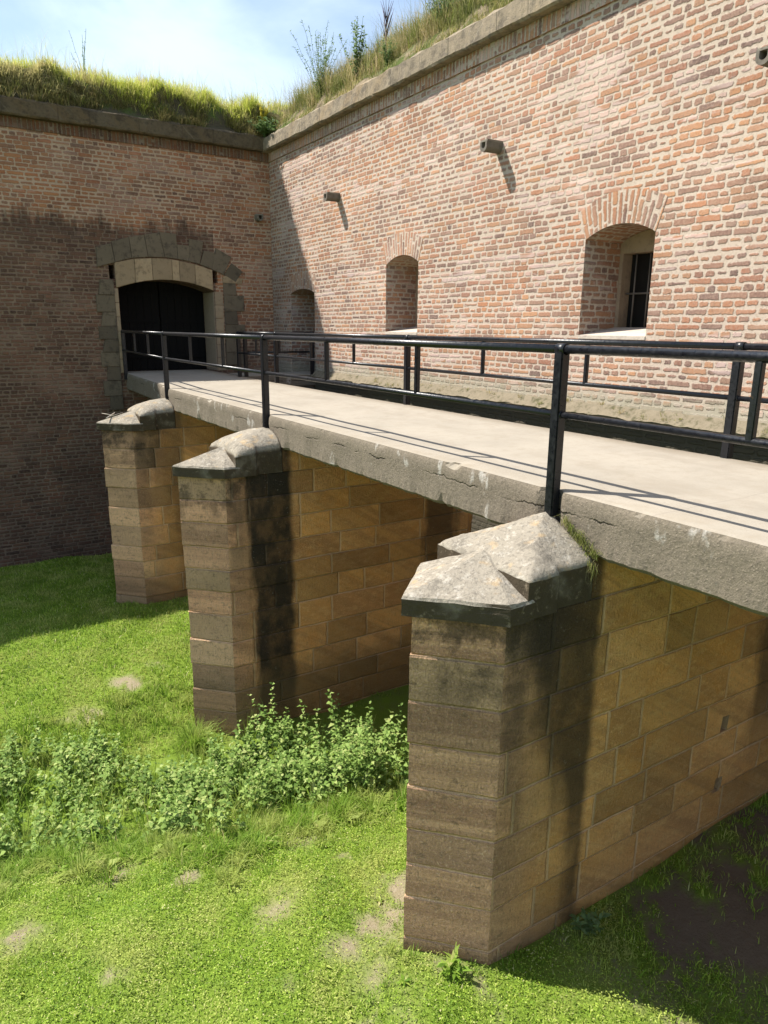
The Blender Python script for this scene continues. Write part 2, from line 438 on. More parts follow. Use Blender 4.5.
def cornice_material():
    n = NT('cornice_sandstone'); pos = n.pos(); p = n.sep(pos)
    run = n.add(p[0], p[1])
    x = n.m('DIVIDE', run, 1.05)
    cid, d = jitter_cells(n, x, 1.0, .5)
    r = n.white(cid, 4.0)
    b = n.mix(n.noise(n.scale(pos, (1, 1, 2.5)), 2.4, 5.0, .7), (.24, .19, .13), (.36, .295, .21))
    b = n.mix(n.mul(r, .3), b, (.20, .16, .115))
    b = n.mix(n.sm(n.noise(pos, 13.0, 5.0, .7), .5, .68, 0, .7), b, (.17, .145, .115))
    b = n.mix(n.sm(n.noise(n.add(pos, 4.0), 1.3, 4.0), .5, .68, 0, .5), b, (.34, .22, .10))
    b = n.mix(n.sm(d, .012, .004, 0, .35), b, (.08, .07, .055))
    b = n.mix(n.sm(n.noise(n.scale(pos, (1, 1, 1.4)), 4.5, 6.0, .72), .45, .66, 0, .75), b, (.12, .10, .078))
    b = n.mix(n.sm(n.noise(n.add(pos, 9.0), 17.0, 4.0, .7), .58, .70, 0, .6), b, (.42, .36, .27))
    # the gate wall's cornice gets a darker colour
    b = n.mix(n.mul(n.m('GREATER_THAN', p[1], YW - .45), n.m('LESS_THAN', p[0], 8.7)), b, n.mix(.72, b, (.20, .165, .11), 'MULTIPLY'))
    h = n.add(n.noise(pos, 20.0, 5.0, .7), n.mul(n.sm(d, .006, .02), .6))
    return n.finish(b, .93, n.bump(h, .02, .8), .12)
MAT_CORNICE = cornice_material()

def plain_stone(name, a, b, dark, amt=.5, sc=3.0):
    n = NT(name); pos = n.pos()
    c = n.mix(n.noise(n.scale(pos, (1, 1, 2.0)), sc, 5.0, .7), a, b)
    c = n.mix(n.sm(n.noise(pos, sc * 2.2, 5.0, .7), .48, .68, 0, amt), c, dark)
    rnd = n.t.nodes.new('ShaderNodeNewGeometry').outputs['Random Per Island']
    c = n.mix(n.mul(rnd, .55), c, dark)
    h = n.noise(pos, 22.0, 5.0, .7)
    return n.finish(c, .93, n.bump(h, .012, .7), .12)
MAT_SURROUND = plain_stone('gate_surround_stone', (.135, .107, .076), (.21, .165, .113), (.065, .052, .039), .7)
MAT_LINTEL = plain_stone('pale_lintel_sandstone', (.34, .24, .14), (.45, .335, .215), (.17, .125, .08), .65)
MAT_JAMB = plain_stone('jamb_sandstone', (.30, .21, .13), (.40, .31, .21), (.20, .16, .12), .5)
MAT_FRAME = plain_stone('window_frame_plaster', (.29, .215, .145), (.37, .285, .20), (.19, .14, .10), .55)
MAT_SILL = plain_stone('window_sill_mortar', (.50, .43, .35), (.58, .51, .43), (.30, .24, .20), .4)
MAT_SPOUT = plain_stone('spout_stone', (.20, .175, .14), (.29, .25, .20), (.08, .07, .06), .6, 6.0)
MAT_LEDGE = plain_stone('mossy_footing', (.14, .115, .078), (.29, .24, .175), (.06, .058, .028), .85, 3.6)

def paint_material():
    n = NT('black_rail_paint'); pos = n.pos()
    f = n.noise(pos, 8.0, 5.0, .7)
    c = n.mix(n.sm(f, .5, .75, 0, .4), (.005, .0055, .008), (.018, .019, .022))
    rust = n.sm(n.noise(pos, 20.0, 4.0, .7), .68, .74, 0, .5)
    c = n.mix(rust, c, (.07, .04, .025))
    r = n.sm(n.noise(pos, 30.0, 4.0), .3, .7, .26, .48)
    return n.finish(c, r, n.bump(n.noise(pos, 70.0, 3.0), .002, .5), .5)
MAT_PAINT = paint_material()

def simple(name, a, b, rough=.8, sc=6.0, bd=.004):
    n = NT(name); pos = n.pos()
    c = n.mix(n.noise(n.scale(pos, (1, 1, .3)), sc, 5.0, .7), a, b)
    return n.finish(c, rough, n.bump(n.noise(pos, sc * 5, 4.0), bd, .6), .2)
MAT_IRON = simple('bar_iron', (.10, .09, .08), (.18, .15, .13), .6, 10.0)
MAT_GATE_WOOD = simple('gate_planks', (.0022, .002, .0018), (.005, .004, .0035), .8, 5.0)  # near black, standing in for the dark of gate passage and doorway
MAT_DARKROOM = simple('dark_room_panel', (.008, .007, .006), (.014, .012, .011), .95, 3.0)  # painted darkness of the window rooms
MAT_STICK = simple('bleached_wood', (.36, .31, .25), (.48, .42, .35), .9, 12.0)
MAT_STALK = simple('dry_stalk', (.085, .055, .075), (.14, .10, .11), .9, 12.0)

def leaf_material(name, cols, trans=.38, rough=.6, spec=.2, patch=None, dark=None):
    """cols: ramp stops over a random value per leaf"""
    n = NT(name); pos = n.pos()
    g = n.t.nodes.new('ShaderNodeNewGeometry')
    rnd = g.outputs['Random Per Island']
    c = n.ramp(rnd, cols)
    if dark: c = n.mix(n.sm(n.noise(pos, 3.2, 4.0, .65), .48, .66, 0, .6), c, dark)
    if patch:
        sc, lo, hi, pc, amt = patch
        c = n.mix(n.sm(n.noise(pos, sc, 3.0), lo, hi, 0, amt), c, pc)
    b = n.node('ShaderNodeBsdfPrincipled', None, Base_Color=c, Roughness=rough)
    b.inputs['Specular IOR Level'].default_value = spec
    tr = n.node('ShaderNodeBsdfTranslucent', None, Color=c)
    mx = n.t.nodes.new('ShaderNodeMixShader'); mx.inputs[0].default_value = trans
    n.t.links.new(b.outputs[0], mx.inputs[1]); n.t.links.new(tr.outputs[0], mx.inputs[2])
    n.t.links.new(mx.outputs[0], n.out.inputs[0])
    return n.mat
MAT_LAWN = leaf_material('lawn_blades', [(0, (.085, .16, .018)), (.3, (.19, .31, .028)), (.65, (.32, .45, .05)), (.9, (.44, .52, .10)), (1, (.58, .52, .28))],
                         patch=(1.4, .46, .66, (.48, .48, .15), .6), dark=(.10, .20, .02))
MAT_TALL = leaf_material('tall_grass_blades', [(0, (.13, .23, .028)), (.5, (.22, .36, .038)), (.9, (.32, .45, .07)), (1, (.46, .42, .18))], .5,
                        patch=(2.2, .44, .62, (.42, .46, .13), .7))
MAT_NETTLE = leaf_material('nettle_leaves', [(0, (.08, .145, .028)), (.4, (.18, .28, .06)), (.8, (.30, .41, .11)), (1, (.42, .47, .17))], .34, .65, .15)
MAT_BANK = leaf_material('bank_grass_blades', [(0, (.30, .36, .05)), (.4, (.44, .50, .07)), (.75, (.54, .54, .12)), (.93, (.56, .49, .20)), (1, (.58, .48, .28))], .60,
                         patch=(1.1, .46, .60, (.50, .42, .22), .75))
MAT_DRY = leaf_material('dry_bank_grass', [(0, (.19, .22, .05)), (.35, (.30, .27, .09)), (.7, (.45, .36, .19)), (1, (.54, .43, .27))], .5,
                        patch=(1.3, .45, .6, (.12, .18, .035), .6))
MAT_SHRUB = leaf_material('shrub_leaves', [(0, (.10, .16, .06)), (.5, (.15, .22, .085)), (1, (.22, .28, .13))], .5)
MAT_YELLOW = leaf_material('yellow_flowers', [(0, (.50, .42, .04)), (1, (.62, .55, .10))], .3)
MAT_DOCK = leaf_material('broad_leaves', [(0, (.10, .17, .05)), (1, (.17, .24, .10))], .3, .45, .35)

# ------------------------------------------------------------------ world, sun, camera
d = Vector((.52, -.57, -1.0)).normalized()
el = math.asin(-d.z); az = math.atan2(-d.x, -d.y)
w = bpy.data.worlds.new('World'); scene.world = w; w.use_nodes = True
wt = w.node_tree; wt.nodes.clear()
sky = wt.nodes.new('ShaderNodeTexSky'); sky.sky_type = 'NISHITA'; sky.sun_disc = False
sky.sun_elevation = el; sky.sun_rotation = az; sky.air_density = 1.0; sky.dust_density = .6; sky.ozone_density = 1.6
tc = wt.nodes.new('ShaderNodeTexCoord')
mp = wt.nodes.new('ShaderNodeMapping'); mp.inputs['Scale'].default_value = (1.0, 1.0, 2.6); mp.inputs['Rotation'].default_value = (0, 0, .5)
nz = wt.nodes.new('ShaderNodeTexNoise'); nz.inputs['Scale'].default_value = 1.7; nz.inputs['Detail'].default_value = 7; nz.inputs['Roughness'].default_value = .55; nz.inputs['Distortion'].default_value = .5
mr = wt.nodes.new('ShaderNodeMapRange'); mr.interpolation_type = 'SMOOTHSTEP'
mr.inputs[1].default_value = .44; mr.inputs[2].default_value = .70; mr.inputs[3].default_value = .24; mr.inputs[4].default_value = .9
mxw = wt.nodes.new('ShaderNodeMix'); mxw.data_type = 'RGBA'; mxw.inputs[7].default_value = (5.2, 6.2, 7.4, 1)
bg = wt.nodes.new('ShaderNodeBackground'); bg.inputs[1].default_value = .09
ow = wt.nodes.new('ShaderNodeOutputWorld')
L = wt.links.new
L(tc.outputs['Generated'], mp.inputs[0]); L(mp.outputs[0], nz.inputs['Vector']); L(nz.outputs['Fac'], mr.inputs[0])
L(mr.outputs[0], mxw.inputs[0]); L(sky.outputs[0], mxw.inputs[6]); L(mxw.outputs[2], bg.inputs[0]); L(bg.outputs[0], ow.inputs[0])

sun = bpy.data.lights.new('sun', 'SUN'); sun.energy = 4.5; sun.angle = R(.53); sun.color = (1.0, .95, .87)
so = bpy.data.objects.new('sun', sun); so.rotation_euler = d.to_track_quat('-Z', 'Y').to_euler(); so.location = (-10, 15, 30); COL.objects.link(so)

yaw, pit, rol = R(32.231), R(14.546), R(-.497)
fw = Vector((math.sin(yaw) * math.cos(pit), math.cos(yaw) * math.cos(pit), -math.sin(pit)))
rt = Vector((math.cos(yaw), -math.sin(yaw), 0)); dn = fw.cross(rt)
right = math.cos(rol) * rt + math.sin(rol) * dn; down = -math.sin(rol) * rt + math.cos(rol) * dn
cam = bpy.data.cameras.new('camera'); cam.sensor_fit = 'VERTICAL'; cam.sensor_height = 36.0; cam.lens = 708.9 / 1024 * 36
cam.clip_end = 500; cam.clip_start = .05
co = bpy.data.objects.new('camera', cam); COL.objects.link(co); scene.camera = co
mat = Matrix((right, -down, -fw)).transposed().to_4x4(); co.matrix_world = mat

scene.view_settings.view_transform = 'Standard'; scene.view_settings.look = 'None'
scene.view_settings.exposure = 1.10; scene.view_settings.gamma = 1.0; scene.view_settings.use_curve_mapping = False
scene.render.engine = 'CYCLES'
scene.cycles.max_bounces = 8; scene.cycles.diffuse_bounces = 4; scene.cycles.transparent_max_bounces = 8
try: scene.cycles.use_denoising = True
except Exception: pass

# ------------------------------------------------------------------ ground
YP = [-60, -6, 2.5, 4.2, 5.3, 6.6, 7.6, 8.4, 10.0, 11.4, 13.0, 15.2, 17.5, 20.6, 60]
ZP = [-5.0, -5.0, -5.08, -5.10, -5.15, -5.42, -5.85, -6.05, -6.08, -5.92, -5.85, -5.72, -5.95, -6.28, -6.28]
def ground_z(x, y):
    x = np.asarray(x, float); y = np.asarray(y, float)
    yy = y - .18 * np.clip(1.5 - x, -2, 3)
    z = np.interp(yy, YP, ZP)
    # soften the breaks of the profile
    z = (z + np.interp(yy - .35, YP, ZP) + np.interp(yy + .35, YP, ZP)) / 3
    z = z + .03 * np.sin(x * 1.9 + y * .8) + .02 * np.sin(x * 3.7 - y * 2.9 + 1.3)
    z = z + .10 * np.clip(x - 5.8, 0, 3) * (y < 6.5)
    return z

BARE = [(1.35, 3.55, .16, .9), (3.05, 4.55, .42, .62), (2.6, 3.75, .45, .5), (2.0, 5.0, .35, .42), (.7, 4.4, .3, .42), (2.75, 6.05, .3, .6), (1.0, 6.6, .3, .55), (.1, 3.35, .55, .8), (1.7, 4.2, .25, .45), (-.1, 6.2, .4, .5), (.25, 3.55, .35, 1.0), (2.05, 3.55, .22, .7), (2.55, 4.4, .30, .7), (2.35, 3.2, .3, .6), (1.5, 5.95, .15, .8), (3.0, 5.5, .18, .7),
        (2.2, 11.6, .32, .62), (1.35, 11.1, .36, .62), (2.9, 11.9, .3, .45), (3.1, 3.2, .30, .55), (.6, 5.1, .18, .5),
        (6.2, 2.4, 1.25, 1.2), (5.0, 2.9, .55, .9), (4.3, 3.3, .35, .6), (5.9, 1.2, 1.2, 1.1), (7.1, 1.2, 1.2, 1.1)]
def bare_at(x, y):
    b = np.zeros_like(x)
    for cx, cy, r, a in BARE:
        q = ((x - cx) ** 2 + (y - cy) ** 2) / (r * r)
        b = np.maximum(b, a * np.exp(-q * .9))
    nzv = np.array([mn.noise((p * 2.3, q * 2.3, .4)) + .6 * mn.noise((p * 6.1, q * 6.1, 2.4)) + .4 * mn.noise((p * 15, q * 15, 5.4)) for p, q in zip(x, y)])
    b = b * (1 + 1.1 * nzv) + .20 * np.clip(nzv, 0, 1)
    # deep shade under the spans: thin grass on bare earth
    shade = ((x > 4.0) & (x < 8.6) & (y < 20)).astype(float) * .30
    return np.clip(b + shade * (b < .3) * (nzv > -.2), 0, 1)

def ground_material():
    n = NT('lawn_soil'); pos = n.pos()
    b = n.attr('bare')
    g = n.mix(n.noise(pos, 5.0, 5.0, .65), (.10, .16, .018), (.165, .24, .03))
    g = n.mix(n.sm(n.noise(pos, 1.1, 4.0), .5, .7, 0, .6), g, (.21, .23, .06))
    s = n.mix(n.noise(pos, 6.0, 5.0, .7), (.19, .16, .095), (.31, .26, .17))
    s = n.mix(n.sm(n.noise(pos, 28.0, 4.0, .7), .52, .7, 0, .7), s, (.37, .31, .235))
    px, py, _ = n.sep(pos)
    darken = n.mul(n.sm(px, 3.9, 4.6), n.m('LESS_THAN', py, 20.0))  # soil colour darkened for the shade under the bridge
    s = n.mix(darken, s, n.mix(n.noise(pos, 9.0, 5.0, .7), (.095, .070, .050), (.16, .122, .09)))
    f = n.sm(n.add(b, n.mul(n.sub(n.noise(pos, 20.0, 4.0, .7), .5), .5)), .22, .85)
    c = n.mix(f, g, s)
    return n.finish(c, .95, n.bump(n.noise(pos, 30.0, 5.0, .7), .03, .8), .1)

def axis(fine, lo, hi, step):
    far = [v for v in fine if v < lo] + list(np.arange(lo, hi + 1e-6, step)) + [v for v in fine if v > hi]
    return np.array(far)
gx = axis([-90, -50, -25, -12, -6, -4, 11, 16, 30, 90], -2.5, 9.3, .10)
gy = axis([-60, -30, -12, -4, -1, 24, 30, 60, 90], .5, 21.0, .10)
GX, GY = np.meshgrid(gx, gy)
GZ = ground_z(GX.ravel(), GY.ravel())
gi = np.arange(GX.size).reshape(GX.shape)
quads = np.stack([gi[:-1, :-1], gi[:-1, 1:], gi[1:, 1:], gi[1:, :-1]], -1).reshape(-1, 4)
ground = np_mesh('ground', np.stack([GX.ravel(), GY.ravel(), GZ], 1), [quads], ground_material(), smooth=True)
ba = ground.data.attributes.new('bare', 'FLOAT', 'POINT')
ba.data.foreach_set('value', bare_at(GX.ravel(), GY.ravel()).astype(np.float32))
tag(ground, 'mown green moat floor with bare earth patches below the bridge', 'lawn', kind='structure')

# ------------------------------------------------------------------ blades, leaves
def blades(P, H, W, lean=.35, mid=.55, az=None, N=None):
    """tapered bent blades. P (n,3) roots, H heights, W widths -> verts, quads, tris"""
    n = len(P)
    a = rng.uniform(0, 2 * np.pi, n) if az is None else az
    tilt = rng.uniform(.05, lean, n) * 1.6
    dirv = np.stack([np.cos(a), np.sin(a), np.zeros(n)], 1)
    wa = a + np.pi / 2 + rng.normal(0, .5, n)
    side = np.stack([np.cos(wa), np.sin(wa), np.zeros(n)], 1) * (W / 2)[:, None]
    up = np.array([0, 0, 1.0]) if N is None else N
    m = P + dirv * (H * tilt * .35)[:, None] + up * (H * mid)[:, None]
    t = P + dirv * (H * tilt)[:, None] + up * (H * np.sqrt(np.clip(1 - (tilt * .8) ** 2, .1, 1)))[:, None]
    V = np.empty((n, 5, 3)); V[:, 0] = P - side; V[:, 1] = P + side; V[:, 2] = m + side * .75; V[:, 3] = m - side * .75; V[:, 4] = t
    k = np.arange(n)[:, None] * 5
    return V.reshape(-1, 3), k + np.array([[0, 1, 2, 3]]), k + np.array([[3, 2, 4]])

def leaves(P, D, Ln, W, droop=.3, fold=.25):
    """oval leaves: root P, direction D (unit), length, width; 6 verts, 2 quads folded on the midrib"""
    n = len(P)
    up = np.tile([0, 0, 1.0], (n, 1)) + rng.normal(0, .25, (n, 3))
    S = np.cross(D, up); S /= np.linalg.norm(S, axis=1)[:, None] + 1e-9
    U = np.cross(S, D)
    Ln = Ln[:, None]; W = W[:, None]
    mid = P + D * Ln * .42
    tip = P + D * Ln - np.array([0, 0, 1.0]) * Ln * droop
    l = mid + S * W * .5 + U * W * fold; r = mid - S * W * .5 + U * W * fold
    l2 = P + D * Ln * .12 + S * W * .25; r2 = P + D * Ln * .12 - S * W * .25
    V = np.stack([P, r2, r, tip, l, l2, mid], 1)
    k = np.arange(n)[:, None] * 7
    return V.reshape(-1, 3), k + np.array([[0, 1, 2, 6]]), k + np.array([[6, 2, 3, 4]]), k + np.array([[0, 6, 4, 5]])

class Mash:
    def __init__(s): s.v = []; s.f = []; s.n = 0
    def add(s, V, *F):
        s.v.append(V)
        for f in F: s.f.append(np.asarray(f) + s.n)
        s.n += len(V)
    def build(s, name, mat, parent=None):
        return np_mesh(name, np.concatenate(s.v), s.f, mat, parent)

def inside_pier(x, y, m=.03):
    r = np.zeros(len(x), bool)
    for yc in PIERS:
        dy = np.abs(y - yc)
        r |= (dy < HT + m) & (x > XN + dy - m) & (x < XEN - dy + m)
    return r

# mown lawn: blades and small clover-like leaves
lawn = Mash()
def scatter(n, x0, x1, y0, y1, keep=lambda x, y: np.ones(len(x), bool)):
    x = rng.uniform(x0, x1, n); y = rng.uniform(y0, y1, n)
    k = keep(x, y) & ~inside_pier(x, y)
    x, y = x[k], y[k]
    return x, y
def lawn_keep(x, y):
    b = bare_at(x, y)
    return rng.uniform(0, 1, len(x)) > np.clip(b * 1.5 - .12, 0, .97)
x, y = scatter(95000, -1.6, 5.0, 1.9, 7.8, lawn_keep)
P = np.stack([x, y, ground_z(x, y) - .005], 1)
hv = np.array([1 + 1.1 * mn.noise((a * 1.7, b * 1.7, 8.0)) for a, b in zip(x, y)]).clip(.45, 2.0)
lawn.add(*blades(P, (rng.gamma(6, .0052, len(x)) + .010) * hv, rng.uniform(.004, .008, len(x)), .85))
x, y = scatter(120000, -1.6, 5.0, 1.9, 7.8, lawn_keep)
a = rng.uniform(0, 6.283, len(x)); D = np.stack([np.cos(a), np.sin(a), rng.uniform(-.1, .7, len(x))], 1); D /= np.linalg.norm(D, axis=1)[:, None]
P = np.stack([x, y, ground_z(x, y) + rng.uniform(.004, .05, len(x)) * np.array([1 + 1.3 * mn.noise((a * 3.1, b * 3.1, 5.0)) for a, b in zip(x, y)]).clip(.25, 2)], 1)
lawn.add(*leaves(P, D, rng.uniform(.010, .026, len(x)), rng.uniform(.006, .015, len(x)), .1, .1))
x, y = scatter(26000, 4.0, 8.6, .6, 3.6, lawn_keep)
P = np.stack([x, y, ground_z(x, y) - .005], 1)
lawn.add(*blades(P, rng.gamma(6, .008, len(x)) + .012, rng.uniform(.006, .012, len(x)), .75))
x, y = scatter(150000, -2.2, 8.6, 9.4, 20.5, lawn_keep)
P = np.stack([x, y, ground_z(x, y) - .005], 1)
lawn.add(*blades(P, rng.gamma(6, .0075, len(x)) + .012, rng.uniform(.009, .016, len(x)), .75))
for k in range(110):
    cx, cy = rng.uniform(-1.4, 4.6), rng.uniform(2.0, 7.2)
    if inside_pier(np.array([cx]), np.array([cy]), .1)[0]: continue
    n = rng.integers(5, 10); a = rng.uniform(0, 6.283, n)
    D = np.stack([np.cos(a), np.sin(a), rng.uniform(.15, .6, n)], 1); D /= np.linalg.norm(D, axis=1)[:, None]
    ln = rng.uniform(.03, .075) * rng.uniform(.7, 1.2, n)
    P = np.tile([cx, cy, float(ground_z(cx, cy)) + .012], (n, 1))
    lawn.add(*leaves(P, D, ln, ln * rng.uniform(.28, .5), .25, .15))
tag(lawn.build('grass', MAT_LAWN), 'short mown grass and clover on the moat floor', 'grass', kind='stuff')

# rough grass that the mower misses: along the nettles, round the pier feet
rough = Mash()
def tuft(cx, cy, r, n, h, mash, wd=.009, lean=.55, z=None):
    a = rng.uniform(0, 6.283, n); q = np.abs(rng.normal(0, r * .5, n))
    x = cx + q * np.cos(a); y = cy + q * np.sin(a)
    zz = ground_z(x, y) if z is None else z(x, y)
    P = np.stack([x, y, zz - .01], 1)
    mash.add(*blades(P, rng.uniform(.45, 1.1, n) * h, rng.uniform(.6, 1.3, n) * wd, lean, az=a + rng.normal(0, .6, n)))
def nettle_front(x): return 7.45 - .33 * x + .22 * math.sin(x * 2.3) + .14 * math.sin(x * 5.1 + 1)
for i in range(620):
    cx = random.uniform(-1.5, 4.6); t = random.random()
    cy = nettle_front(cx) - .18 + random.gauss(0, .26) + .3 * mn.noise((cx * 1.6, 4, 4)) - (.25 if random.random() < .2 else 0)
    if inside_pier(np.array([cx]), np.array([cy]))[0]: continue
    tuft(cx, cy, .12, random.randint(14, 55), random.uniform(.08, .28), rough, .009, .8)
for i in range(200):
    cx = random.uniform(-1.5, 3.0); cy = random.uniform(10.0, 11.2)
    tuft(cx, cy, .16, 30, random.uniform(.10, .24), rough, .012)
for yc in PIERS:
    for k in range(30):
        t = random.random(); s = random.choice((-1, 1)); q = t * HT
        cx = XN + q - .05; cy = yc + s * q
        if random.random() < .6: tuft(cx - random.uniform(.02, .1), cy + s * .03, .06, 14, random.uniform(.05, .16), rough, .008)
    for k in range(26):
        tuft(random.uniform(XS, 7.0), yc - HT - random.uniform(.02, .12), .07, 9, random.uniform(.05, .14), rough, .008)
for k in range(60):
    tuft(random.uniform(5.6, 8.4), random.uniform(2.6, 3.5), .12, 16, random.uniform(.05, .12), rough, .010)

# nettles
def nettle_geo(h, seed, base=(0, 0, 0), mash=None, big=1.0):
    r = np.random.default_rng(seed)
    b = np.array(base, float)
    lean = r.normal(0, .16, 2)
    m = int(h / .062)
    Ps, Ds, Ls = [], [], []
    a = r.uniform(0, 6.28)
    for i in range(1, m + 1):
        t = i / m
        c = b + np.array([lean[0] * t * t * h, lean[1] * t * t * h, h * t])
        if t < .22: continue
        a += np.pi / 2 + r.normal(0, .2)
        ln = (.122 * (1 - .60 * t) + .013) * big * r.uniform(.8, 1.25)
        for s in (0, np.pi):
            dz = .35 - .35 * (1 - t) + (0.5 if t > .93 else 0)
            v = np.array([np.cos(a + s), np.sin(a + s), dz + r.normal(0, .15)])
            Ps.append(c); Ds.append(v / np.linalg.norm(v)); Ls.append(ln)
            if t < .8 and r.random() < .5:        # side shoot leaves
                v2 = np.array([np.cos(a + s + .7), np.sin(a + s + .7), .3 + r.normal(0, .2)])
                Ps.append(c + v * ln * .3); Ds.append(v2 / np.linalg.norm(v2)); Ls.append(ln * .7)
    Ls = np.array(Ls)
    mash.add(*leaves(np.array(Ps), np.array(Ds), Ls, Ls * r.uniform(.5, .68, len(Ls)), .32, .18))
    # stem: thin cross of two ribbons
    for ang in (0, np.pi / 2):
        o = np.array([np.cos(ang), np.sin(ang), 0]) * .004
        tip = b + np.array([lean[0] * h, lean[1] * h, h]); md = b + np.array([lean[0] * .25 * h, lean[1] * .25 * h, h * .5])
        mash.add(np.array([b - o, b + o, md + o * .8, md - o * .8, tip]), np.array([[0, 1, 2, 3]]), np.array([[3, 2, 4]]))

net = Mash(); cnt = 0
while cnt < 900:
    cx = random.uniform(-1.7, 6.2); f = nettle_front(cx)
    cy = random.uniform(f + .02, f + 2.5 - .14 * max(cx, 0) + (.6 if cx < 1.6 else 0))
    if inside_pier(np.array([cx]), np.array([cy]), .10)[0]: continue
    if cx > 4.6 and random.random() < .55: continue
    gap = mn.noise((cx * 1.1, cy * 1.4, 2.2))
    if gap < (-.22 if cx < 2.2 else -.26) and random.random() < .85: continue
    e = min(1, (cy - f) / .5)
    h = random.uniform(.38, .68) * (.55 + .45 * e) + .42 * mn.noise((cx * 1.2, cy * 1.2, 0)) + (.25 if random.random() < .06 else 0)
    h *= 1.05 if cx > 2.9 else .72 if cx < 2.0 else .85
    nettle_geo(max(h, .2), 1000 + cnt, (cx, cy, float(ground_z(cx, cy)) - .02), net); cnt += 1
for k in range(170):
    cx = random.uniform(-1.5, 4.2); cy = nettle_front(cx) - random.uniform(.0, .6)
    if inside_pier(np.array([cx]), np.array([cy]), .1)[0]: continue
    n = random.randint(5, 10); a = rng.uniform(0, 6.283, n)
    D = np.stack([np.cos(a), np.sin(a), rng.uniform(.3, 1.2, n)], 1); D /= np.linalg.norm(D, axis=1)[:, None]
    ln = random.uniform(.08, .20) * rng.uniform(.6, 1.2, n)
    rough.add(*leaves(np.tile([cx, cy, float(ground_z(cx, cy)) + .02], (n, 1)), D, ln, ln * rng.uniform(.22, .42), .35, .15))
for k in range(300):
    cx = random.uniform(-1.6, 4.5); cy = nettle_front(cx) + random.uniform(0, 2.5)
    if not inside_pier(np.array([cx]), np.array([cy]), .1)[0]: tuft(cx, cy, .10, random.randint(6, 22), random.uniform(.25, .75), rough, .008, .5)
tag(rough.build('rough_grass', MAT_TALL), 'longer uncut grass fringing the nettle bed and pier feet', 'grass', kind='stuff')
tag(net.build('nettles', MAT_NETTLE), 'dense bed of green nettles in the dip between the piers', 'nettles', kind='stuff')

def plant(name, label, cat, loc, builder, mat, part='foliage'):
    root = empty(name, loc); tag(root, label, cat)
    m = Mash(); builder(m); o = m.build(part, mat, root); o.matrix_parent_inverse = Matrix()
    return root

# ------------------------------------------------------------------ walls
def seg_arch(c, half, spring, rise, n=18):
    """points of a segmental arch from left spring to right spring"""
    Rr = (half * half + rise * rise) / (2 * rise); cz = spring + rise - Rr
    a = math.asin(half / Rr)
    return [(c + Rr * math.sin(-a + 2 * a * i / n), cz + Rr * math.cos(-a + 2 * a * i / n)) for i in range(n + 1)], Rr, cz, a

def cutter(pts, plane, d0, d1):
    bm = bmesh.new(); prism(bm, pts, plane, d0, d1)
    me = bpy.data.meshes.new('cut'); bm.to_mesh(me); bm.free()
    o = bpy.data.objects.new('cut', me); COL.objects.link(o); return o

def arch_ring(name, c, half_in, spring, rise, half_out, z_out_side, rise_out, plane, d0, d1, parent, n=22):
    """brick arch: inner arc to outer arc, uv along the arc / radial"""
    inner, _, _, a = seg_arch(c, half_in, spring, rise, n)
    outer, _, _, _ = seg_arch(c, half_out, z_out_side, rise_out, n)
    bm = bmesh.new(); uvl = bm.loops.layers.uv.new('UVMap')
    def P(p, dd): return (dd, p[0], p[1]) if plane == 'x' else (p[0], dd, p[1])
    rows = {}
    for key, pts, dd in (('if', inner, d0), ('of', outer, d0), ('ib', inner, d1), ('ob', outer, d1)):
        rows[key] = [bm.verts.new(P(p, dd)) for p in pts]
    length = 2 * half_in * 1.18
    def quad(A, B, i, v0, v1):
        f = bm.faces.new((rows[A][i], rows[A][i + 1], rows[B][i + 1], rows[B][i]))
        us = [i / n * length, (i + 1) / n * length]
        for lp, q in zip(f.loops, ((us[0], v0), (us[1], v0), (us[1], v1), (us[0], v1))): lp[uvl].uv = q
    for i in range(n):
        quad('if', 'of', i, 0, .49); quad('if', 'ib', i, 0, -.2); quad('of', 'ob', i, .49, .6)
    for e in (0, n):
        bm.faces.new((rows['if'][e], rows['of'][e], rows['ob'][e], rows['ib'][e]))
    bmesh.ops.recalc_face_normals(bm, faces=bm.faces[:])
    return from_bm(name, bm, MAT_ARCH, parent)

# ---- long wall with the windows
long_wall = empty('brick_wall', (XW, 8.0, -5.5))
tag(long_wall, 'long sunlit brick fortress wall with barred windows beside the bridge', 'wall')
bm = bmesh.new(); bm_box(bm, XW, XW + 3.2, -14.0, YW + 3.0, -6.6, CBOT)
bmesh.ops.recalc_face_normals(bm, faces=bm.faces[:])
body = from_bm('wall_body', bm, MAT_BRICK_LONG, long_wall)
WIN = [(7.70, .65), (13.575, .635)]
cuts = []
for c, hw in WIN:
    arc, *_ = seg_arch(c, hw, 1.36, .175)
    cuts.append(cutter([(c + hw, -.14), (c - hw, -.14)] + arc, 'x', XW - .5, XW + .90))
for c, hw in WIN:
    cuts.append(cutter([(c + hw - .02, .0), (c - hw + .02, .0), (c - hw + .02, 1.24), (c + hw - .02, 1.24)], 'x', XW + .6, XW + 2.4))
darc, *_ = seg_arch(18.55, .75, .91, .12)
cuts.append(cutter([(19.30, -1.26), (17.80, -1.26)] + darc, 'x', XW - .5, XW + .95))
boolean(body, cuts); box_uv(body)

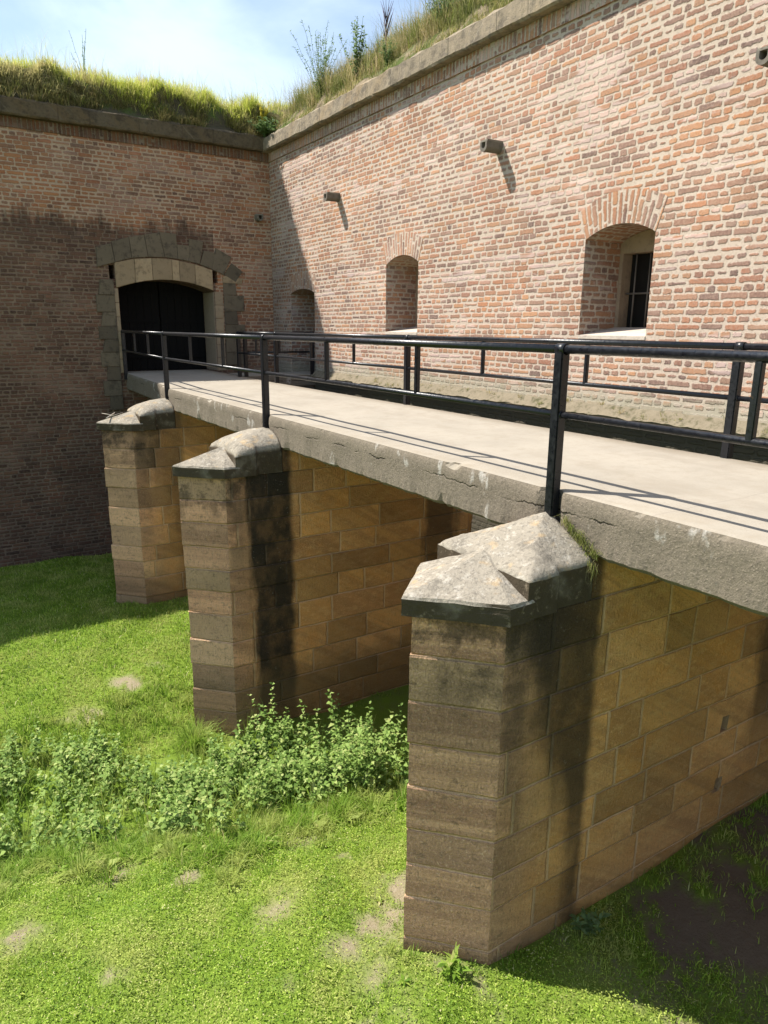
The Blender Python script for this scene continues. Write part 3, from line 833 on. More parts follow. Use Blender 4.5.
def strip(name, x0, x1, y0, y1, z0, z1, mat, parent, along, seg=.09, amp=.020, sd=0.0):
    """long block strip with a slightly worn outline; along = 'x' or 'y'"""
    L0, L1 = (x0, x1) if along == 'x' else (y0, y1)
    n = max(2, int((L1 - L0) / seg))
    bm = bmesh.new(); rings = []
    b0, b1 = (y0, y1) if along == 'x' else (x0, x1)
    for i in range(n + 1):
        t = L0 + (L1 - L0) * i / n
        sect = [(b0 + .03, z0), (b0, z0 + .035), (b0, z1 - .045), (b0 + .05, z1), (b1, z1), (b1, z0)]
        ring = []
        for k, (b, z) in enumerate(sect):
            if k < 4:
                b += amp * mn.noise((t * 2.1, k * 3.3, sd)) + amp * .8 * mn.noise((t * 7.3, k * 5.1, sd + 2))
                z += amp * mn.noise((t * 2.7, k * 1.3, sd + 9)) * (1 if k in (0, 1) else 1.6)
            ring.append(bm.verts.new((t, b, z) if along == 'x' else (b, t, z)))
        rings.append(ring)
    for A, B in zip(rings, rings[1:]):
        for k in range(6):
            bm.faces.new((A[k], A[(k + 1) % 6], B[(k + 1) % 6], B[k]))
    bm.faces.new(rings[0]); bm.faces.new(rings[-1][::-1])
    bmesh.ops.recalc_face_normals(bm, faces=bm.faces[:])
    return from_bm(name, bm, mat, parent)

strip('cornice', XW - .23, XW + .9, -14.0, YW - .23, CBOT, CTOP, MAT_CORNICE, long_wall, 'y')
def soldier(name, x0, x1, y0, y1, z0, z1, parent, mat=None):
    bm = bmesh.new(); bm_box(bm, x0, x1, y0, y1, z0, z1); bmesh.ops.recalc_face_normals(bm, faces=bm.faces[:])
    o = from_bm(name, bm, mat or MAT_SOLDIER, parent); box_uv(o, 0, -z0 + .12); return o
soldier('soldier_course', XW - .035, XW + .1, -14.0, YW - .003, CBOT - .235, CBOT - .003, long_wall)

for c, hw in WIN:
    wroot = empty('window', (XW + .75, c, 0), long_wall)
    bm = bmesh.new()
    xf0, xf1 = XW + .82, XW + .895
    farc, *_ = seg_arch(c, hw - .004, 1.356, .173)
    ya, yb, za, zb = c - hw + .075, c + hw - .075, .03, 1.20
    prism(bm, [(c + hw - .004, za), (c + hw - .004, 1.356), (yb, 1.356), (yb, za)][::-1], 'x', xf0, xf1)
    prism(bm, [(c - hw + .004, za), (c - hw + .004, 1.356), (ya, 1.356), (ya, za)], 'x', xf0, xf1)
    head = [(yb, zb), (ya, zb), (ya, 1.356)] + farc + [(yb, 1.356)]
    prism(bm, [(ya, zb), (yb, zb), (yb, 1.3559)] + farc[::-1] + [(ya, 1.3559)], 'x', xf0, xf1)
    for y0, y1 in ((c - hw + .024, ya), (yb, c + hw - .024)): bm_box(bm, xf1 + .001, XW + 1.04, y0, y1, .0, 1.235)
    bm_box(bm, xf1 + .001, XW + 1.04, ya + .001, yb - .001, 1.20, 1.235); bm_box(bm, xf1 + .001, XW + 1.04, ya + .001, yb - .001, .002, .03)
    bmesh.ops.recalc_face_normals(bm, faces=bm.faces[:])
    from_bm('frame', bm, MAT_FRAME, wroot)
    bm = bmesh.new()
    prism(bm, [(XW - .012, -.138), (XW - .012, -.085), (xf0 + .01, .045), (xf0 + .01, -.138)], 'y', c - hw + .003, c + hw - .003)
    from_bm('sill', bm, MAT_SILL, wroot)
    bm = bmesh.new()
    for k in range(4):
        yy = c - .54 + 1.08 * (k + .5) / 4
        bm_tube(bm, (XW + .945, yy, .03), (XW + .945, yy, 1.195), .013, 8)
    bm_tube(bm, (XW + .945, ya, .58), (XW + .945, yb, .58), .015, 8)
    from_bm('bars', bm, MAT_IRON, wroot)
    bm = bmesh.new(); bm_box(bm, XW + 1.045, XW + 1.09, c - hw + .03, c + hw - .03, .005, 1.235)
    bmesh.ops.recalc_face_normals(bm, faces=bm.faces[:])
    from_bm('dark_panel', bm, MAT_DARKROOM, wroot)  # near-black panel put in for the unlit room behind the bars
    arch_ring('arch', c, hw, 1.36, .175, hw + .15, 1.80, .20, 'x', XW - .006, XW + .05, wroot)
droot = empty('doorway', (XW, 18.55, -1.25), long_wall)
arch_ring('arch', 18.55, .75, .91, .12, .86, 1.36, .12, 'x', XW - .006, XW + .05, droot)
bm = bmesh.new()
for k in range(8):
    bm_box(bm, XW + .86 + .006 * (k % 2), XW + .94, 17.80 + k * .1875 + .004, 17.80 + (k + 1) * .1875 - .004, -1.25, 1.05)
bmesh.ops.recalc_face_normals(bm, faces=bm.faces[:])
from_bm('door', bm, MAT_GATE_WOOD, droot)

# footing ledge along the long wall
bm = bmesh.new(); rings = []
n = 260
for i in range(n + 1):
    t = -8.0 + (17.75 + 8.0) * i / n
    e = .03 * mn.noise((t * 2.2, 0, 0)) + .02 * mn.noise((t * 9, 3, 0))
    s = [(XW + .05, -1.13 + .02 * mn.noise((t * 5, 7, 1))), (XW - .03, -1.15 + e * .6), (XW - .15 + e, -1.27 + e), (XW - .19 + e, -1.295 + e), (XW - .16, -1.33 + e), (XW + .05, -1.37)]
    rings.append([bm.verts.new((a, t, b)) for a, b in s])
for A, B in zip(rings, rings[1:]):
    for k in range(6): bm.faces.new((A[k], A[(k + 1) % 6], B[(k + 1) % 6], B[k]))
bm.faces.new(rings[0]); bm.faces.new(rings[-1][::-1]); bmesh.ops.recalc_face_normals(bm, faces=bm.faces[:])
from_bm('footing', bm, MAT_LEDGE, long_wall)

# ---- gate wall
gate_wall = empty('brick_wall', (0, YW, -6.3))
tag(gate_wall, 'dark stained brick wall with the arched gateway at the end of the bridge', 'wall')
bm = bmesh.new(); bm_box(bm, -22.0, XW - .002, YW, YW + 3.0, -7.2, CBOT); bmesh.ops.recalc_face_normals(bm, faces=bm.faces[:])
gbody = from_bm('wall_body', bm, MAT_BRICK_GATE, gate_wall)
GC, GH = 5.83, 1.32
garc, *_ = seg_arch(GC, GH, .98, .25)
cuts = [cutter([(GC + GH, -1.26), (GC - GH, -1.26)] + garc, 'y', YW - .5, YW + 2.2),
        cutter([(4.31, 1.2), (4.45, 1.2), (4.45, 1.56), (4.31, 1.56)], 'y', YW - .5, YW + .6),
        cutter([(7.13, 1.2), (7.27, 1.2), (7.27, 1.54), (7.13, 1.54)], 'y', YW - .5, YW + .6)]
boolean(gbody, cuts); box_uv(gbody, .13, .04)
strip('cornice', -22.0, XW + .9, YW - .23, YW + .9, CBOT, CTOP + .02, MAT_CORNICE, gate_wall, 'x', sd=5.0)
soldier('soldier_course', -22.0, XW - .04, YW - .035, YW + .1, CBOT - .235, CBOT - .003, gate_wall, MAT_SOLDIER_DARK)

gw = empty('gateway', (GC, YW, -1.25), gate_wall)
bm = bmesh.new()
def block(pts, proud):
    """one dressed stone: outline (x,z) with a worn, slightly irregular edge"""
    cx = sum(p[0] for p in pts) / len(pts); cz = sum(p[1] for p in pts) / len(pts)
    q = []
    for p in pts:
        dx, dz = p[0] - cx, p[1] - cz; l = math.hypot(dx, dz)
        s = (l - .003 - random.uniform(0, .006)) / l
        q.append((cx + dx * s, cz + dz * s))
    b2 = bmesh.new(); prism(b2, q, 'y', YW - proud, YW + .12)
    bmesh.ops.bevel(b2, geom=[e for e in b2.edges if all(v.co.y < YW for v in e.verts)], offset=.008, segments=2, affect='EDGES')
    me = bpy.data.meshes.new('t'); b2.to_mesh(me); b2.free(); bm.from_mesh(me); bpy.data.meshes.remove(me)
intr = [(4.02, 1.48), (4.48, 1.62), (4.92, 1.75), (5.35, 1.80), (5.80, 1.81), (6.15, 1.79), (6.45, 1.745), (6.76, 1.68), (7.10, 1.57), (7.45, 1.43), (7.80, 1.24)]
oxs = [4.03, 4.42, 4.88, 5.28, 5.69, 6.15, 6.50, 6.90, 7.24, 7.70, 8.02]
tops = [(1.98, 2.10), (2.14, 2.28), (2.28, 2.36), (2.37, 2.45), (2.46, 2.45), (2.17, 2.16), (2.35, 2.29), (2.07, 2.00), (2.15, 1.93), (1.77, 1.55)]
for i in range(10):
    block([intr[i], intr[i + 1], (oxs[i + 1], tops[i][1]), (oxs[i], tops[i][0])], random.uniform(.03, .06))
zt = 1.19
for k in range(9):
    h = random.uniform(.33, .44)
    block([(3.92 if k % 2 else 4.06 - .1 * random.random(), zt - h), (4.40, zt - h), (4.40, zt), (3.92 if k % 2 else 4.06, zt)], random.uniform(.03, .06)); zt -= h
zt = 1.22
for k in range(6):
    h = random.uniform(.33, .46)
    block([(7.42, zt - h), (8.03 if k % 2 else 7.82, zt - h), (8.03 if k % 2 else 7.80, zt), (7.42, zt)], random.uniform(.03, .06)); zt -= h
from_bm('surround', bm, MAT_SURROUND, gw)
bm = bmesh.new()
xs = [4.46, 4.98, 5.44, 5.98, 6.18, 6.62, 7.12]
def top(x): return float(np.interp(x, [4.4, 4.92, 5.6, 6.0, 6.6, 7.14], [1.60, 1.735, 1.795, 1.78, 1.69, 1.545]))
Rr = (GH * GH + .25 * .25) / .5; czz = .98 + .25 - Rr
def bot(x):
    q = x - GC
    return czz + math.sqrt(max(Rr * Rr - q * q, 0)) if abs(q) < GH else .98
for a, b in zip(xs, xs[1:]):
    m = (a + b) / 2
    pts = [(a, bot(a)), (m, bot(m)), (b, bot(b)), (b, top(b)), (m, top(m)), (a, top(a))]
    block(pts, .035)
block([(7.40, 1.22), (8.0, 1.20), (8.02, 1.36), (7.55, 1.42), (7.42, 1.40)], .03)
from_bm('lintel', bm, MAT_LINTEL, gw)
bm = bmesh.new(); zt = .97
for k in range(6):
    h = .37
    block([(4.40, zt - h), (4.505, zt - h), (4.505, zt), (4.40, zt)], .02)
    block([(7.155, zt - h), (7.40, zt - h), (7.40, zt), (7.155, zt)], .02); zt -= h
bm_box(bm, 7.13, 7.149, YW + .02, YW + .93, -1.24, .95)          # dressed reveal
bmesh.ops.recalc_face_normals(bm, faces=bm.faces[:])
from_bm('jamb', bm, MAT_JAMB, gw)
for sgn, (a, b) in (('l', (4.515, 5.82)), ('r', (5.84, 7.125))):
    bm = bmesh.new(); k = 0; x = a
    while x < b - .01:
        e = min(x + .215, b); bm_box(bm, x + .004, e - .004, YW + .95 + .006 * (k % 2), YW + 1.02, -1.24, 1.24); x = e; k += 1
    for zz in (-.9, .1, .85): bm_box(bm, a + .02, b - .02, YW + .92, YW + .947, zz, zz + .10)
    bmesh.ops.recalc_face_normals(bm, faces=bm.faces[:])
    from_bm('gate_leaf', bm, MAT_GATE_WOOD, gw)

# ---- stone drain spouts
def spout(label, base, out, ln=.36):
    bm = bmesh.new(); base = Vector(base); out = Vector(out); side = Vector((out.y, out.x, 0)); up = Vector((0, 0, 1))
    n = 14; prof = []
    for i in range(n + 1):
        a = math.pi + math.pi * i / n
        prof.append((math.cos(a) * .092, math.sin(a) * .085))
    prof = [(-.092, .075)] + prof + [(.092, .075)]
    inner = [(-.05, .075)] + [(math.cos(math.pi + math.pi * i / n) * .05, math.sin(math.pi + math.pi * i / n) * .045 + .012) for i in range(n + 1)] + [(.05, .075)]
    def ring(pts, dd): return [bm.verts.new(base + out * dd + side * p[0] + up * p[1] + up * (-.02 * dd) ) for p in pts]
    A, B = ring(prof, -.05), ring(prof, ln); C, D = ring(inner, ln), ring(inner, .05)
    m = len(prof)
    for i in range(m - 1):
        bm.faces.new((A[i], A[i + 1], B[i + 1], B[i])); bm.faces.new((B[i], B[i + 1], C[i + 1], C[i])); bm.faces.new((C[i], C[i + 1], D[i + 1], D[i]))
    bm.faces.new(D)
    # cover stone
    T0, T1 = ring([(-.092, .075), (-.092, .105), (.092, .105), (.092, .075)], -.05), ring([(-.092, .075), (-.092, .105), (.092, .105), (.092, .075)], ln - .015)
    for i in range(4): bm.faces.new((T0[i], T0[(i + 1) % 4], T1[(i + 1) % 4], T1[i]))
    bm.faces.new(T1)
    bmesh.ops.recalc_face_normals(bm, faces=bm.faces[:])
    o = from_bm('drain_spout', bm, MAT_SPOUT); tag(o, label, 'drain spout', 'stone drain spouts on the brick walls'); return o
spout('short stone drain spout in sunlight, the one closer to the gate wall corner', (XW, 16.43, 3.06), (-1, 0, 0))
spout('short stone drain spout in sunlight, up and left of the large barred window', (XW, 10.52, 3.07), (-1, 0, 0))
spout('stone drain spout cut by the right edge of the photo', (XW, 5.52, 3.08), (-1, 0, 0))
spout('stone drain spout in shade on the gate wall next to the corner', (8.55, YW, 3.03), (0, -1, 0), .22)

# ------------------------------------------------------------------ bridge
bridge = empty('bridge', (5.4, 9.8, -5.5))
tag(bridge, 'narrow concrete footbridge on three sandstone piers leading to the gateway', 'bridge')

# deck: one worn slab, tapering over the last span into the gate
bm = bmesh.new(); rings = []
ys = list(np.arange(-6.0, 15.61, .05)) + [15.62] + list(np.arange(15.75, 21.45, .15))
for t in ys:
    if t <= 15.61: xa, xb = X1 + (.055 if any(abs(t - q - .03) < .085 for q in (4.0, 9.85, 15.08)) else 0), X2
    else:
        f = (t - 15.6) / 5.9; xa = 4.28 + .30 * f; xb = 6.76 + .25 * f
    c1 = .020 * mn.noise((t * 2.3, 1, 0)) + .012 * mn.noise((t * 8, 5, 0))
    chip = max(0, mn.noise((t * 3.1, 11, 0)) - .22) * .10 + max(0, mn.noise((t * 9.0, 17, 0)) - .35) * .05
    c2 = .020 * mn.noise((t * 3.3, 21, 0)) + .016 * mn.noise((t * 11, 25, 0))
    chb = max(0, mn.noise((t * 4.1, 31, 0)) - .1) * .06 + max(0, mn.noise((t * 13, 35, 0))) * .015
    s = [(xa + .40, DZ + .004 * mn.noise((t, 3, 3))), (xa + .05, DZ + .004 * mn.noise((t * 2, 9, 3))), (xa + .012 + chip, DZ - .008 - chip * .2), (xa + c1 * .4, DZ - .04 - chip * .6), (xa + c1 - .005, DZ - .13),
         (xa + .004 + c1 * .6, DZ - .20), (xa + c2 * .8, DZ - .32), (xa + c2 + chb * .7, DB + .03 + chb * .4), (xa + .03 + c2 + chb, DB + .5 * c2),
         (xb - .03, DB), (xb, DB + .04), (xb - c1 * .5, DZ - .03 - chip * .3), (xb - .02 - chip * .5, DZ), (xb - .4, DZ + .003)]
    rings.append([bm.verts.new((p[0], t, p[1])) for p in s])
K = len(rings[0])
for A, B in zip(rings, rings[1:]):
    for k in range(K):
        f = bm.faces.new((A[k], A[(k + 1) % K], B[(k + 1) % K], B[k])); f.smooth = k not in (1, 2, 6, 7, 8, 9)
bm.faces.new(rings[0]); bm.faces.new(rings[-1][::-1]); bmesh.ops.recalc_face_normals(bm, faces=bm.faces[:])
from_bm('deck', bm, MAT_DECK, bridge)

def sdf_outline(yc, off):
    s = off * .4142
    return [(XN - off * 1.414, yc), (XS - s, yc - HT - off), (XE + s, yc - HT - off), (XEN + off * 1.414, yc), (XE + s, yc + HT + off), (XS - s, yc + HT + off)]

def make_pier(yc, zbot, mat, seed, holes=()):
    rnd = random.Random(seed)
    root = empty('pier', (5.4, yc, zbot), bridge)
    bm = bmesh.new(); uvl = bm.loops.layers.uv.new('UVMap')
    z = -2.03; courses = []
    while z > zbot:
        h = rnd.uniform(.32, .43); courses.append((z - h, z)); z -= h
    # topmost course up to the deck underside, behind the caps
    rows = []   # (z, offset list per corner, v)
    nC = len(courses)
    for i, (z0, z1) in enumerate(courses[::-1]):
        o = [rnd.uniform(-.007, .007) for _ in range(6)]; o[0] += rnd.uniform(-.012, .006)
        g = .011
        e = [q - rnd.uniform(.002, .005) for q in o]
        rows += [(z0, [-.005] * 6, i), (z0 + .004, e, i + .015), (z0 + g + .008, o, i + .06), (z1 - g - .008, o, i + .94), (z1 - .004, e, i + .985)]
    rows += [(-2.031, [-.007] * 6, nC)]
    us = [XS - .705, XS, XE, XE + .705, XE, XS, XS - .705]
    sub = [4, 34, 4, 4, 34, 4]
    vr, uu = [], []
    for (zz, o, v) in rows:
        C = [sdf_outline(yc, o[k])[k] for k in range(6)]
        ring, ul = [], []
        for k in range(6):
            a, b = C[k], C[(k + 1) % 6]
            for q in range(sub[k]):
                t = q / sub[k]; p = Vector((a[0] + (b[0] - a[0]) * t, a[1] + (b[1] - a[1]) * t, zz))
                w3 = mn.noise_vector(p * 2.2 + Vector((seed, 0, 0))) * .007 + mn.noise_vector(p * 7.0) * .004
                w3.z = .011 * mn.noise(Vector((p.x * 1.3, p.y * 1.3, zz * 1.5 + seed))) if -6 < zz < -2.1 else 0
                ring.append(bm.verts.new(p + w3)); ul.append((us[k] + (us[k + 1] - us[k]) * t, us[k] + (us[k + 1] - us[k]) * (q + 1) / sub[k]))
        vr.append(ring); uu = ul
    NR = len(uu)
    for a in range(len(rows) - 1):
        va, vb = rows[a][2], rows[a + 1][2]
        for k in range(NR):
            j = (k + 1) % NR; u0, u1 = uu[k]
            f = bm.faces.new((vr[a][k], vr[a][j], vr[a + 1][j], vr[a + 1][k]))
            for lp, q in zip(f.loops, ((u0, va), (u1, va), (u1, vb), (u0, vb))): lp[uvl].uv = q
    bm.faces.new(vr[0][::-1]); bm.faces.new(vr[-1])
    bmesh.ops.recalc_face_normals(bm, faces=bm.faces[:])
    # the last course under the deck, behind the caps
    x_a, x_b = X1 + .006, XE - .3
    ring0 = [bm.verts.new((px, py, -2.029)) for px, py in ((x_a, yc - HT), (x_b, yc - HT), (x_b, yc + HT), (x_a, yc + HT))]
    ring1 = [bm.verts.new((v.co.x, v.co.y, DB + .06)) for v in ring0]
    for k in range(4):
        j = (k + 1) % 4; f = bm.faces.new((ring0[k], ring0[j], ring1[j], ring1[k]))
        for lp, q in zip(f.loops, ((0, .03), (1, .03), (1, .93), (0, .93))): lp[uvl].uv = (lp.vert.co.x, nC + q[1])
    bm.faces.new(ring0[::-1]); bm.faces.new(ring1)
    body = from_bm('masonry', bm, mat, root)
    if holes:
        cs = []
        for hx, hz in holes:
            cs.append(cutter([(hx - .07, hz - .09), (hx + .05, hz - .09), (hx + .06, hz + .08), (hx - .05, hz + .09)], 'y', yc - HT - .3, yc - HT + .75))
        boolean(body, cs)
    # nose cap: overhanging stone with a hipped top
    off = .065
    xb_ = 3.47
    tip = (XN - off * 1.3, yc); sn = (XS - off * .35, yc - HT - off); sf = (XS - off * .35, yc + HT + off)
    bn, bf = (xb_, yc - HT - off), (xb_, yc + HT + off)
    outl = [tip, sn, bn, bf, sf]
    bm = bmesh.new()
    jz = lambda: rnd.uniform(-.006, .006)
    lo = [bm.verts.new((p[0], p[1], -2.04 + jz())) for p in outl]
    m1 = [bm.verts.new((p[0], p[1], -2.02 + jz())) for p in outl]
    hi = [bm.verts.new((p[0], p[1], -1.905 + jz())) for p in outl]
    cxm = sum(p[0] for p in outl) / 5
    ins = [bm.verts.new((p[0] + (cxm - p[0]) * .03, p[1] + (yc - p[1]) * .03, -1.885 + jz())) for p in outl]
    apex = bm.verts.new((xb_, yc + .01, -1.665))
    bm.faces.new(lo[::-1])
    for A, B in ((lo, m1), (m1, hi), (hi, ins)):
        for i in range(5):
            j = (i + 1) % 5; bm.faces.new((A[i], A[j], B[j], B[i]))
    for i in range(5):
        j = (i + 1) % 5; bm.faces.new((ins[i], ins[j], apex))
    bmesh.ops.recalc_face_normals(bm, faces=bm.faces[:])
    bmesh.ops.triangulate(bm, faces=bm.faces[:])
    bmesh.ops.subdivide_edges(bm, edges=bm.edges[:], cuts=5, use_grid_fill=True)
    for v in bm.verts:
        q = mn.noise_vector(v.co * 5 + Vector((seed, 0, 0))) * .008 + mn.noise_vector(v.co * 15) * .005 + mn.noise_vector(v.co * 40) * .0025
        v.co += q
    from_bm('nose_cap', bm, MAT_CAP, root)
    # upper cap block: vertical front, humped top running up to the deck edge
    bm = bmesh.new()
    x0, x1, hy = 3.415, X1 - .004, HT + .05
    nx, ny = 26, 34; top = []
    peak = {0: .30, 1: .31, 2: .29}[seed % 3]; rnds = {0: .15, 1: .8, 2: .8}[seed % 3]
    for i in range(nx + 1):
        row = []
        for j in range(ny + 1):
            sx = i / nx; sy = -1 + 2 * j / ny
            pyr = min(sx * 1.08, 1 - abs(sy)) if abs(sy) < 1 else 0
            rx = min(1, sx * 1.15)
            dome = math.sqrt(max(0, 1 - (1 - rx) ** 2)) * math.sqrt(max(0, 1 - abs(sy) ** 2.4)) * .92
            hgt = peak * ((1 - rnds) * pyr + rnds * dome)
            wdt = hy if sx < .42 else hy - .045 * min(1, (sx - .42) / .06)
            X = x0 + (x1 - x0) * sx; Y = yc + sy * wdt
            Z = -1.735 + hgt +   .012 * mn.noise((X * 5, Y * 5, seed)) + .005 * mn.noise((X * 13, Y * 13, seed)) + .005 * mn.noise((X * 32, Y * 32, seed))
            if i in (0,) or j in (0, ny): Z -= .012 + .018 * max(0, mn.noise((X * 11, Y * 11, seed + 5)))
            X += .008 * mn.noise((Y * 9, 3, seed)) if i == 0 else 0
            row.append(bm.verts.new((X, Y, Z)))
        top.append(row)
    for i in range(nx):
        for j in range(ny):
            f = bm.faces.new((top[i][j], top[i + 1][j], top[i + 1][j + 1], top[i][j + 1])); f.smooth = True
    border = [top[i][0] for i in range(nx + 1)] + [top[nx][j] for j in range(1, ny + 1)] + [top[i][ny] for i in range(nx - 1, -1, -1)] + [top[0][j] for j in range(ny - 1, 0, -1)]
    low = [bm.verts.new((v.co.x + .004 * mn.noise(v.co * 15), v.co.y, -2.035)) for v in border]
    m = len(border)
    for i in range(m):
        j = (i + 1) % m; bm.faces.new((border[i], low[i], low[j], border[j]))
    bm.faces.new(low[::-1]); bmesh.ops.recalc_face_normals(bm, faces=bm.faces[:])
    from_bm('cap_stone', bm, MAT_CAP, root)
    return root
make_pier(PIERS[0], -5.5, MAT_PIER[0], 3, [(6.26, -3.79), (6.28, -4.49)])
make_pier(PIERS[1], -6.5, MAT_PIER[1], 4)
make_pier(PIERS[2], -6.2, MAT_PIER[2], 5)

# side landing to the doorway in the long wall
landing = empty('landing', (7.9, 18.5, -1.5))
tag(landing, 'shaded side landing from the bridge to the doorway in the long wall', 'landing')
bm = bmesh.new(); bm_box(bm, 6.98, XW + .84, 17.82, 19.28, -1.55, DZ - .004); bmesh.ops.recalc_face_normals(bm, faces=bm.faces[:])
bmesh.ops.bevel(bm, geom=bm.edges[:], offset=.015, segments=2, affect='EDGES')
from_bm('slab', bm, MAT_DECK, landing)
bm = bmesh.new()
for yy in (18.0, 19.1): bm_box(bm, 6.9, XW - .003, yy - .09, yy + .09, -1.85, -1.553)
bmesh.ops.recalc_face_normals(bm, faces=bm.faces[:]); from_bm('beam', bm, MAT_IRON, landing)

# ------------------------------------------------------------------ railings
def railing(label, runs, r_top=.034, r_mid=.026):
    """runs: list of (start, end, [post params at start/end], n infill)"""
    s0 = runs[0][0]
    root = empty('railing', (s0[0], s0[1], DZ)); tag(root, label, 'railing')
    done = set()
    ZT, ZM = -.145, -.645
    for (a, b, nb, zb) in runs:
        A, B = Vector((a[0], a[1], 0)), Vector((b[0], b[1], 0))
        bm = bmesh.new(); bm_tube(bm, (a[0], a[1], ZT), (b[0], b[1], ZT), r_top, 16); from_bm('top_rail', bm, MAT_PAINT, root)
        bm = bmesh.new(); bm_tube(bm, (a[0], a[1], ZM), (b[0], b[1], ZM), r_mid, 14); from_bm('middle_rail', bm, MAT_PAINT, root)
        for k in range(1, nb + 1):
            p = A.lerp(B, k / (nb + 1)); bm = bmesh.new()
            dx = .024
            bm_box(bm, p.x - dx, p.x + dx, p.y - dx, p.y + dx, ZM + .01, ZT - .01); bmesh.ops.recalc_face_normals(bm, faces=bm.faces[:])
            bmesh.ops.bevel(bm, geom=[e for e in bm.edges if abs(e.verts[0].co.z - e.verts[1].co.z) > .1], offset=.006, segments=2, affect='EDGES')
            from_bm('baluster', bm, MAT_PAINT, root)
        for q in (a, b):
            key = (round(q[0], 2), round(q[1], 2))
            if key in done or q[2] is None: continue
            done.add(key)
            bm = bmesh.new(); hw = .045
            bm_box(bm, q[0] - hw, q[0] + hw, q[1] - hw, q[1] + hw, q[2], ZT - .02); bmesh.ops.recalc_face_normals(bm, faces=bm.faces[:])
            bmesh.ops.bevel(bm, geom=[e for e in bm.edges if abs(e.verts[0].co.z - e.verts[1].co.z) > .1], offset=.010, segments=2, affect='EDGES')
            # clamp round the top rail
            dirv = (B - A).normalized() * .045
            c = Vector((q[0], q[1], ZT)); bm_tube(bm, c - dirv, c + dirv, r_top + .010, 16)
            c = Vector((q[0], q[1], ZM)); bm_tube(bm, c - dirv * 1.15, c + dirv * 1.15, r_mid + .007, 14)
            from_bm('post', bm, MAT_PAINT, root)
    return root
XR = 4.13
railing('black tubular railing along the pier side of the bridge, closest to the camera',
        [((XR, -.74, -1.3), (XR, 4.0, -1.46), 2, 0), ((XR, 4.0, -1.46), (XR, 9.85, -1.46), 2, 0), ((XR, 9.85, -1.46), (XR, 15.08, -1.46), 2, 0), ((XR, 15.08, -1.46), (4.50, 20.40, -1.42), 2, 0)])
railing('black tubular railing on the far side of the bridge, toward the long brick wall',
        [((6.75, -.74, -1.26), (6.75, 4.18, -1.26), 2, 0), ((6.75, 4.18, -1.26), (6.75, 10.02, -1.26), 2, 0), ((6.75, 10.02, -1.26), (6.75, 15.4, -1.26), 2, 0), ((6.75, 15.4, -1.26), (6.74, 17.72, -1.26), 1, 0)])
railing('short black railing along the side landing at the shaded doorway', [((6.98, 17.88, -1.26), (8.90, 17.88, -1.26), 1, 0)], .03, .024)

# ------------------------------------------------------------------ earth bank on top of the walls
def bank_z(x, y):
    x = np.asarray(x, float); y = np.asarray(y, float)
    dx = np.maximum(x - (XW - .15), 0); dy = np.maximum(y - (YW - .15), 0)
    dd = np.hypot(dx, dy)
    f = dy / (dx + dy + 1e-6)                       # 1 behind the gate wall, 0 behind the long wall
    st = np.clip(dd / .75, 0, 1); st = st * st * (3 - 2 * st)
    zg = CTOP + .02 + st * .72 + np.clip(dd, 0, 6) * .16
    zl = CTOP + .0 + np.clip(dd - .10, 0, 1.1) * .78 + np.clip(dd, 0, 8) * .12
    f2 = np.clip(f * 1.4 - .2, 0, 1)
    z = zg * f2 + zl * (1 - f2)
    lump = np.sin(x * 2.1 + 1.0) * .08 + np.sin(x * 4.7 + y * 1.1) * .07 + np.sin(x * 9.3 - y * 4.1) * .03 + np.sin(y * 3.3 + .5) * .04 + np.sin(y * 6.1) * .03
    return z + lump * np.clip(dd * 2, 0, 1)
bx = np.unique(np.concatenate([np.linspace(-22, -3, 30), np.linspace(-3, 11.5, 170), np.linspace(11.5, 45, 18)]))
by = np.unique(np.concatenate([np.linspace(-14, 7, 40), np.linspace(7, 23, 150), np.linspace(23, 50, 18)]))
BX, BY = np.meshgrid(bx, by)
BZ = bank_z(BX.ravel(), BY.ravel()).reshape(BX.shape)
ok = (BX > XW - .16) | (BY > YW - .16)
bi = np.arange(BX.size).reshape(BX.shape)
q = np.stack([bi[:-1, :-1], bi[:-1, 1:], bi[1:, 1:], bi[1:, :-1]], -1)
okq = ok[:-1, :-1] & ok[:-1, 1:] & ok[1:, 1:] & ok[1:, :-1]
def bank_soil():
    n = NT('bank_soil'); pos = n.pos()
    c = n.mix(n.noise(pos, 4.0, 5.0, .7), (.055, .045, .026), (.12, .095, .055))
    px = n.sep(pos)
    c = n.mix(n.mul(n.sm(px[1], 20.3, 19.6), n.sm(n.noise(pos, 3.0, 4.0), .35, .6)), c, (.26, .205, .135))
    c = n.mix(n.sm(n.noise(pos, 1.6, 4.0), .45, .6), c, (.08, .105, .025))
    return n.finish(c, .95, n.bump(n.noise(pos, 22.0, 5.0, .7), .05, .9), .1)
bank = np_mesh('embankment', np.stack([BX.ravel(), BY.ravel(), BZ.ravel()], 1), [q[okq]], bank_soil(), smooth=True)
tag(bank, 'overgrown earth rampart on top of the brick walls', 'embankment', kind='structure')

